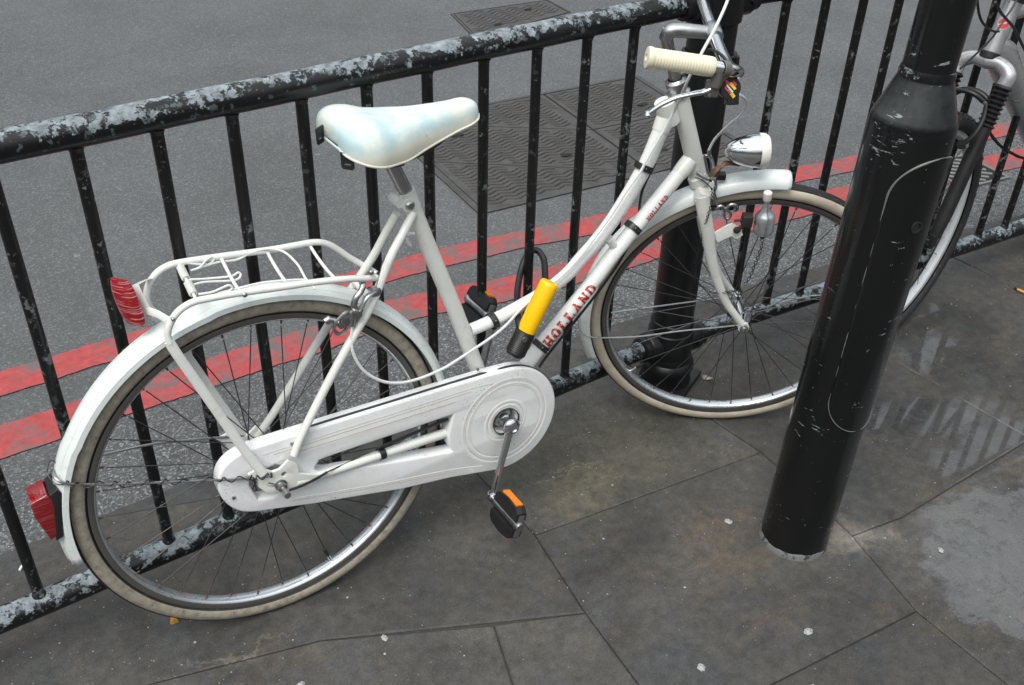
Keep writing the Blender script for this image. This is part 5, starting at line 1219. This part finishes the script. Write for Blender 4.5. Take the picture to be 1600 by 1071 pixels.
# ================= the mountain bike behind the lamp post =================
W0 = V((2.270, -.188, .33)); hd2 = V((-.9905, -.1375, 0)).normalized()     # wheel centre and heading (towards the camera)
up2 = V((0, 0, 1))
MW = Matrix((hd2, up2.cross(hd2), up2)).transposed().to_4x4(); MW.translation = V((W0.x, W0.y, 0))
mt = thing('mountain_bike', 'silver mountain bike with black suspension fork and knobbly tyre, behind the lamp post', 'bicycle', M_=MW)
RW = .33
def knob_wheel(name, M_):
    bm = bmesh.new(); prof = [(.286, .0100), (.286, .0115), (.273, .0115), (.2685, .007), (.2675, 0), (.2685, -.007), (.273, -.0115), (.286, -.0115), (.286, -.0100)]
    torus_prof(bm, prof, 96); wh = link(name, bm, 'whiterim', mt, M_=M_)
    bm = bmesh.new(); prof = [(.3045+.0215*math.cos(R(a)), .0255*math.sin(R(a))) for a in range(-145, 146, 12)]
    torus_prof(bm, prof, 120)
    for i in range(64):
        a = 2*math.pi*i/64; 
        for s, da in ((-1, 0), (1, .5), (0, .25)):
            aa = a+da*2*math.pi/64; rad_ = V((math.cos(aa), 0, math.sin(aa))); tn = V((-math.sin(aa), 0, math.cos(aa))); yy = V((0, 1, 0))
            el = R(s*38); nn_ = rad_*math.cos(el)+yy*math.sin(el); bb_ = nn_.cross(tn)
            box(bm, rad_*.3045+rad_*(.0222*math.cos(el))+yy*(.024*math.sin(el)), (.013, .013, .006), Matrix((tn, bb_, nn_)).transposed())
    link('tyre', bm, 'tread', wh)
    bm = bmesh.new(); lathe(bm, [(0, -.06), (.005, -.06), (.005, -.048), (.012, -.046), (.024, -.030), (.024, -.026), (.013, -.02), (.013, .02), (.024, .026), (.024, .030), (.012, .046), (.005, .048), (.005, .06), (0, .06)], axis=(0, 1, 0), seg=24); link('hub', bm, 'iron', wh)
    src = None
    for i in range(32):
        if i < 4:
            side = 1 if i % 2 else -1; dr_ = 1 if i // 2 else -1; bm = bmesh.new(); a0 = R(60)*dr_
            tube(bm, [(.021*math.cos(a0), side*.028, .021*math.sin(a0)), (.262, side*.002, 0)], .001, 5); o = link('spoke', bm, 'spoke', wh); src = (src or [])+[o]
        else: o = src[i % 4].copy(); COL.objects.link(o); o.parent = wh
        o.matrix_local = Matrix.Rotation(-2*math.pi*i/32, 4, 'Y')
    return wh
knob_wheel('wheel', Matrix.Translation((0, 0, RW)))
# fork, in wheel coordinates: x forward, y left, z up. steering axis rakes back
def Wl(x, y, z): return V((x, y, z))
rake = V((-.37, 0, .929)).normalized()
c2 = V((-.140, 0, .712))
bm = bmesh.new()
for s in (1, -1):
    lb = V((-.004, s*.064, .345)); tube(bm, [lb, lb+rake*.06, lb+rake*.30], [.014, .0185, .0185], 20)
    box(bm, V((-.002, s*.064, .335)), (.03, .012, .04), bev=.003)
tube(bm, cr([V((-.12, .066, .575)), V((-.140, .062, .62)), V((-.145, .045, .672)), V((-.145, 0, .690)), V((-.145, -.045, .672)), V((-.140, -.062, .62)), V((-.12, -.066, .575))], 5), .008, 10)
link('fork_legs', bm, 'rubber', mt)
for s in (1, -1):
    bm = bmesh.new(); b0 = V((-.004, s*.064, .345))+rake*.295; pr = []
    for k in range(9): pr += [(.0155+.0015*(1-k/8), k*.012), (.0235, k*.012+.006)]
    pr += [(.0165, .110)]
    lathe(bm, pr, b0, rake, 22); link('fork_boot', bm, 'rubber', mt)
bm = bmesh.new()
tops = [V((-.004, s*.064, .345))+rake*.402 for s in (1, -1)]
cc_ = (tops[0]+tops[1])/2+rake*.046
tube(bm, cr([tops[0], tops[0]+rake*.028, tops[0].lerp(cc_, .45)+rake*.026, cc_, tops[1].lerp(cc_, .45)+rake*.026, tops[1]+rake*.028, tops[1]], 6), [.0175, .019, .017, .0185, .017, .019, .0175], 20)
link('fork_crown', bm, 'silver', mt)
bm = bmesh.new(); h0 = cc_+rake*.008
tube(bm, [h0+rake*.014, h0+rake*.14], .0215, 24); 
hh0 = h0+rake*.014
hdt = link('head_tube', bm, 'silver', mt)
bm = bmesh.new(); lathe(bm, [(.018, -.002), (.0255, 0), (.0255, .013), (.022, .015)], h0, rake, 26); link('headset', bm, 'rubber', mt); bm = bmesh.new(); lathe(bm, [(.022, 0), (.0255, .002), (.0255, .014), (.02, .018), (.017, .05), (.017, .09), (0, .091)], h0+rake*.140, rake, 26)
link('headset', bm, 'rubber', mt)
# main triangle runs away to the right along the railing
MWi = MW.inverted()
fdn = V((-1, 0, 0))
hm = h0+rake*.04; ht_ = h0+rake*.11
bbk = hm+fdn*.58+V((0, 0, -.46)); stt = ht_+fdn*.46+V((0, 0, -.04)); rax = hm+fdn*.96+V((0, 0, -.40))
bm = bmesh.new(); dq = (bbk-hm).normalized(); tube(bm, [hm, hm+dq*.03, hm+dq*.07, hm+dq*.25, bbk], [.019, .032, .041, .037, .027], 22); link('down_tube', bm, 'silver', mt)
bm = bmesh.new(); tube(bm, [ht_, stt], .017, 18); link('top_tube', bm, 'silver', mt)
bm = bmesh.new(); tube(bm, [bbk, stt, stt+(stt-bbk).normalized()*.12], .016, 18); link('seat_tube', bm, 'silver', mt)
nn2 = V((-fdn.y, fdn.x, 0))
bm = bmesh.new()
for s in (1, -1):
    tube(bm, [stt-V((0, 0, .04))+nn2*.015*s, rax+nn2*.06*s], .008, 10); tube(bm, [bbk+nn2*.02*s, rax+nn2*.06*s], .009, 10)
link('rear_stays', bm, 'silver', mt)
MR2 = Matrix((fdn, nn2, V((0, 0, 1)))).transposed().to_4x4(); MR2.translation = V((rax.x, rax.y, RW)); knob_wheel('wheel', MR2)
bm = bmesh.new(); sp_ = stt+(stt-bbk).normalized()*.13
rows = []
for a, hw in ((-.13, .05), (-.10, .07), (-.04, .065), (.02, .035), (.09, .022), (.14, .014)):
    rows.append([bm.verts.new(sp_-fdn*a+nn2*hw*math.cos(math.pi*k/10)+V((0, 0, .035*math.sin(math.pi*k/10)**.6))) for k in range(11)])
for A, B in zip(rows, rows[1:]):
    for k in range(10): bm.faces.new((A[k], A[k+1], B[k+1], B[k]))
    bm.faces.new((A[10], A[0], B[0], B[10]))
bm.faces.new(rows[0]); bm.faces.new(rows[-1]); link('saddle', bm, 'rubber', mt)
bm = bmesh.new(); st2 = h0+rake*.215; sfw = V((1, 0, .1))
tube(bm, [st2, st2+sfw*.09], .015, 14); hb = st2+sfw*.09; tube(bm, cr([hb+V((-.05, .28, .03)), hb+V((-.02, .12, .02)), hb, hb+V((-.02, -.12, .02)), hb+V((-.05, -.28, .03))], 5), .0125, 14); link('handlebar', bm, 'rubber', mt)
# red round badge, lying on the head tube
bm = bmesh.new(); fc = (MWi @ V(CAMP)); q = h0+rake*.085; vd = (fc-q); vd = (vd-rake*vd.dot(rake)).normalized(); sdv = rake.cross(vd)
def badge(bm, rr_, off, mi, test=lambda x, y: True):
    N = 14; cache = {}
    def vt(i, j):
        if (i, j) not in cache:
            x, y = -1+2*i/N, -1+2*j/N; l = math.hypot(x, y); 
            if l > 1: x, y = x/l, y/l
            a = x*rr_/.0215; cache[(i, j)] = bm.verts.new(q+rake*y*rr_+(vd*math.cos(a)+sdv*math.sin(a))*(.0215+off))
        return cache[(i, j)]
    for i in range(N):
        for j in range(N):
            x, y = -1+2*(i+.5)/N, -1+2*(j+.5)/N
            if math.hypot(x, y) < 1.0 and test(x, y):
                try: bm.faces.new((vt(i, j), vt(i+1, j), vt(i+1, j+1), vt(i, j+1))).material_index = mi
                except ValueError: pass
badge(bm, .0150, .0006, 1); badge(bm, .0135, .0011, 0); badge(bm, .0135, .0014, 1, lambda x, y: abs(x*.6-y*.8+.3*x*x) < .09)
link('badge', bm, ['badge_red', 'badge_white'], hdt, smooth=False)
# v-brake
bm = bmesh.new()
for s in (1, -1):
    p0 = V((-.040, s*.050, .590)); tube(bm, cr([p0, p0+V((-.010, s*.018, .03)), p0+V((-.035, s*.018, .065)), p0+V((-.068, s*.002, .092))], 4), [.011, .010, .009, .007], 12, flat=.6)
    lathe(bm, [(0, -.008), (.012, -.008), (.012, .008), (0, .009)], p0, (1, 0, .2), 16)
tube(bm, cr([V((-.106, .046, .684)), V((-.095, .02, .700)), V((-.095, -.02, .698)), V((-.100, -.05, .68))], 4), .0065, 10)
link('v_brake', bm, 'rubber', mt)
bm = bmesh.new()
for s in (1, -1):
    lathe(bm, [(0, 0), (.0055, 0), (.0055, .004), (0, .0045)], V((-.040, s*.060, .590)), (.2, s, .2), 12); lathe(bm, [(0, 0), (.0062, 0), (.005, .006), (0, .007)], V((-.104, s*.050, .682)), (.2, s, .2), 12)
tube(bm, [(-0.0995,0.0500,0.6836), (-0.3021,0.0500,0.6393)], .0009, 5); tube(bm, [(-0.2975,0.0500,0.6404), (-0.3329,0.0500,0.6333)], .002, 6)
link('brake_bolt', bm, 'chrome', mt)
def wire2(pts, r_=.0025, name='cable'):
    bm = bmesh.new(); tube(bm, cr(pts, 6), r_, 8); return link(name, bm, 'rubber', mt)
wire2([(0.0540,0.0300,0.8018), (-0.0140,0.0300,0.8223), (-0.0757,0.0300,0.8448), (-0.1068,0.0300,0.8695), (-0.1254,0.0300,0.8874), (-0.1553,0.0300,0.9139), (-0.1854,0.0200,0.9519)], .0026)
wire2([(0.1180,0.0400,1.0085), (0.0770,0.0400,0.9520), (0.0445,0.0400,0.9198), (0.0027,0.0400,0.8938), (-0.0773,0.0300,0.8631), (-0.1084,0.0300,0.8567)], .0030)
wire2([(0.0144,0.0500,0.9543), (-0.0327,0.0500,0.9221), (-0.0846,0.0500,0.8941), (-0.1505,0.0500,0.8580), (-0.2191,0.0500,0.8104), (-0.3339,0.0400,0.7432)], .0036)
wire2([(-0.3176,-0.0200,0.6605), (-0.3485,-0.0300,0.5866), (-0.3702,-0.0300,0.5344), (-0.3956,-0.0200,0.4984), (-0.4696,-0.0100,0.4440), (-0.5823,-0.0100,0.3873), (-0.6693,0.0000,0.3486), (-0.8946,0.0000,0.2731)], .0045)

# ================= little things on the ground =================
def flat_blob(name, label, cat, at, rx, ry, hgt, mat, seed, group=None, ang=0):
    rg = random.Random(seed); bm = bmesh.new(); n_ = 18; rim = []; top = []
    for k in range(n_):
        a = 2*math.pi*k/n_; j = 1+rg.uniform(-.16, .16); x, y = rx*j*math.cos(a), ry*j*math.sin(a); X, Y = x*math.cos(ang)-y*math.sin(ang), x*math.sin(ang)+y*math.cos(ang)
        rim.append(bm.verts.new((X, Y, -.0005))); top.append(bm.verts.new((X*.75, Y*.75, hgt*(.8+rg.random()*.3))))
    c_ = bm.verts.new((0, 0, hgt*.9))
    for k in range(n_):
        l = (k+1) % n_; bm.faces.new((rim[k], rim[l], top[l], top[k])); bm.faces.new((top[k], top[l], c_))
    o = link(name, bm, mat); o.location = (at[0], at[1], at[2]+.0009); tag(o, label, cat, group); return o
GR = 'spots of trodden chewing gum on the paving'
for i, (q, rx, ry, lab) in enumerate((((1.2829,-0.7855,0.0000), .010, .0075, 'pale oval gum spot on the paving, below the foot of the lamp post'), ((1.0453,-0.7279,-0.0000), .009, .008, 'pale round gum spot nearest the bottom edge of the paving'),
        ((0.5778,-0.3281,-0.0000), .0085, .006, 'small pale gum spot beside the slab joint in front of the rear wheel'), ((1.3702,-0.4761,0.0000), .009, .0075, 'faint grey gum spot on the paving left of the lamp post'), ((0.3959,-0.3347,-0.0000), .008, .006, 'whitish gum spot on the paving at the very bottom, left of centre'),
        ((1.6952,-0.7987,0.0000), .008, .006, 'grey gum spot in the wet patch right of the lamp post'))):
    flat_blob('chewing_gum', lab, 'chewing gum', q, rx, ry, .0012, 'gum', i, GR, i*.8)
flat_blob('stone', 'small orange stone on the paving under the rear wheel', 'stone', (0.2553,-0.0613,0.0000), .0095, .007, .011, 'orange', 5)
bm = bmesh.new(); o_ = V((1.7043,-0.0623,0.0000))
q = [bm.verts.new(p) for p in ((-.012, .004, .001), (-.004, .012, .006), (.006, .011, .003), (.013, -.006, .002), (.008, -.016, .007), (-.003, -.008, .002))]; bm.faces.new(q)
lf = link('leaf', bm, 'leaf'); lf.location = o_; tag(lf, 'small dry curled leaf on the paving, seen through the front wheel spokes', 'leaf'); s = lf.modifiers.new('s', 'SOLIDIFY'); s.thickness = .0008
bm = bmesh.new(); A, B = V((0.0380,0.2415,0.0000)), V((0.0546,0.2622,0.0000)); c_ = (A+B)/2; dd_ = (B-A).normalized(); tube(bm, [A-c_+V((0, 0, .003)), B-c_+V((0, 0, .003))], .0028, 10)
o = link('paper_straw', bm, 'paper'); o.location = c_; tag(o, 'short white paper stick on the paving by the leftmost baluster', 'litter')
bm = bmesh.new(); A, B = V((2.8240,-0.2514,0.0000)), V((2.8315,-0.3345,0.0000)); c_ = (A+B)/2; tube(bm, [A-c_+V((0, 0, .004)), (A-c_).lerp(B-c_, .12)+V((0, 0, .004))], [.003, .0042], 10, mi=1); tube(bm, [(A-c_).lerp(B-c_, .12)+V((0, 0, .004)), B-c_+V((0, 0, .004))], .0042, 10)
o = link('cigarette_end', bm, ['wood', 'rubber']); o.location = c_; tag(o, 'orange brown cigarette end lying on the paving at the right edge', 'litter')
# grit: tiny loose specks everywhere, one mass nobody could count
bm = bmesh.new(); rg = random.Random(11)
for k in range(2400):
    x = rg.uniform(-.2, 3.2); y = rg.uniform(-1.25, .16) if k < 1100 else rg.gauss(.05, .13)
    if y > kerb_y(x)-.03: continue
    r_ = rg.choice((.0006, .0008, .0010, .0014, .0020 if rg.random() < .3 else .001))
    if y > -.05-.05*max(0, x-1.6)*0 and rg.random() < .3: continue
    a = rg.random()*6.28; vs = [bm.verts.new((x+r_*math.cos(a+k2*1.257)*rg.uniform(.7, 1.3), y+r_*math.sin(a+k2*1.257)*rg.uniform(.7, 1.3), .0002)) for k2 in range(5)]; t_ = bm.verts.new((x, y, r_*.8+.0004))
    for k2 in range(5): bm.faces.new((vs[k2], vs[(k2+1) % 5], t_))
gt = link('grit', bm, 'gum', smooth=False); gt['kind'] = 'stuff'
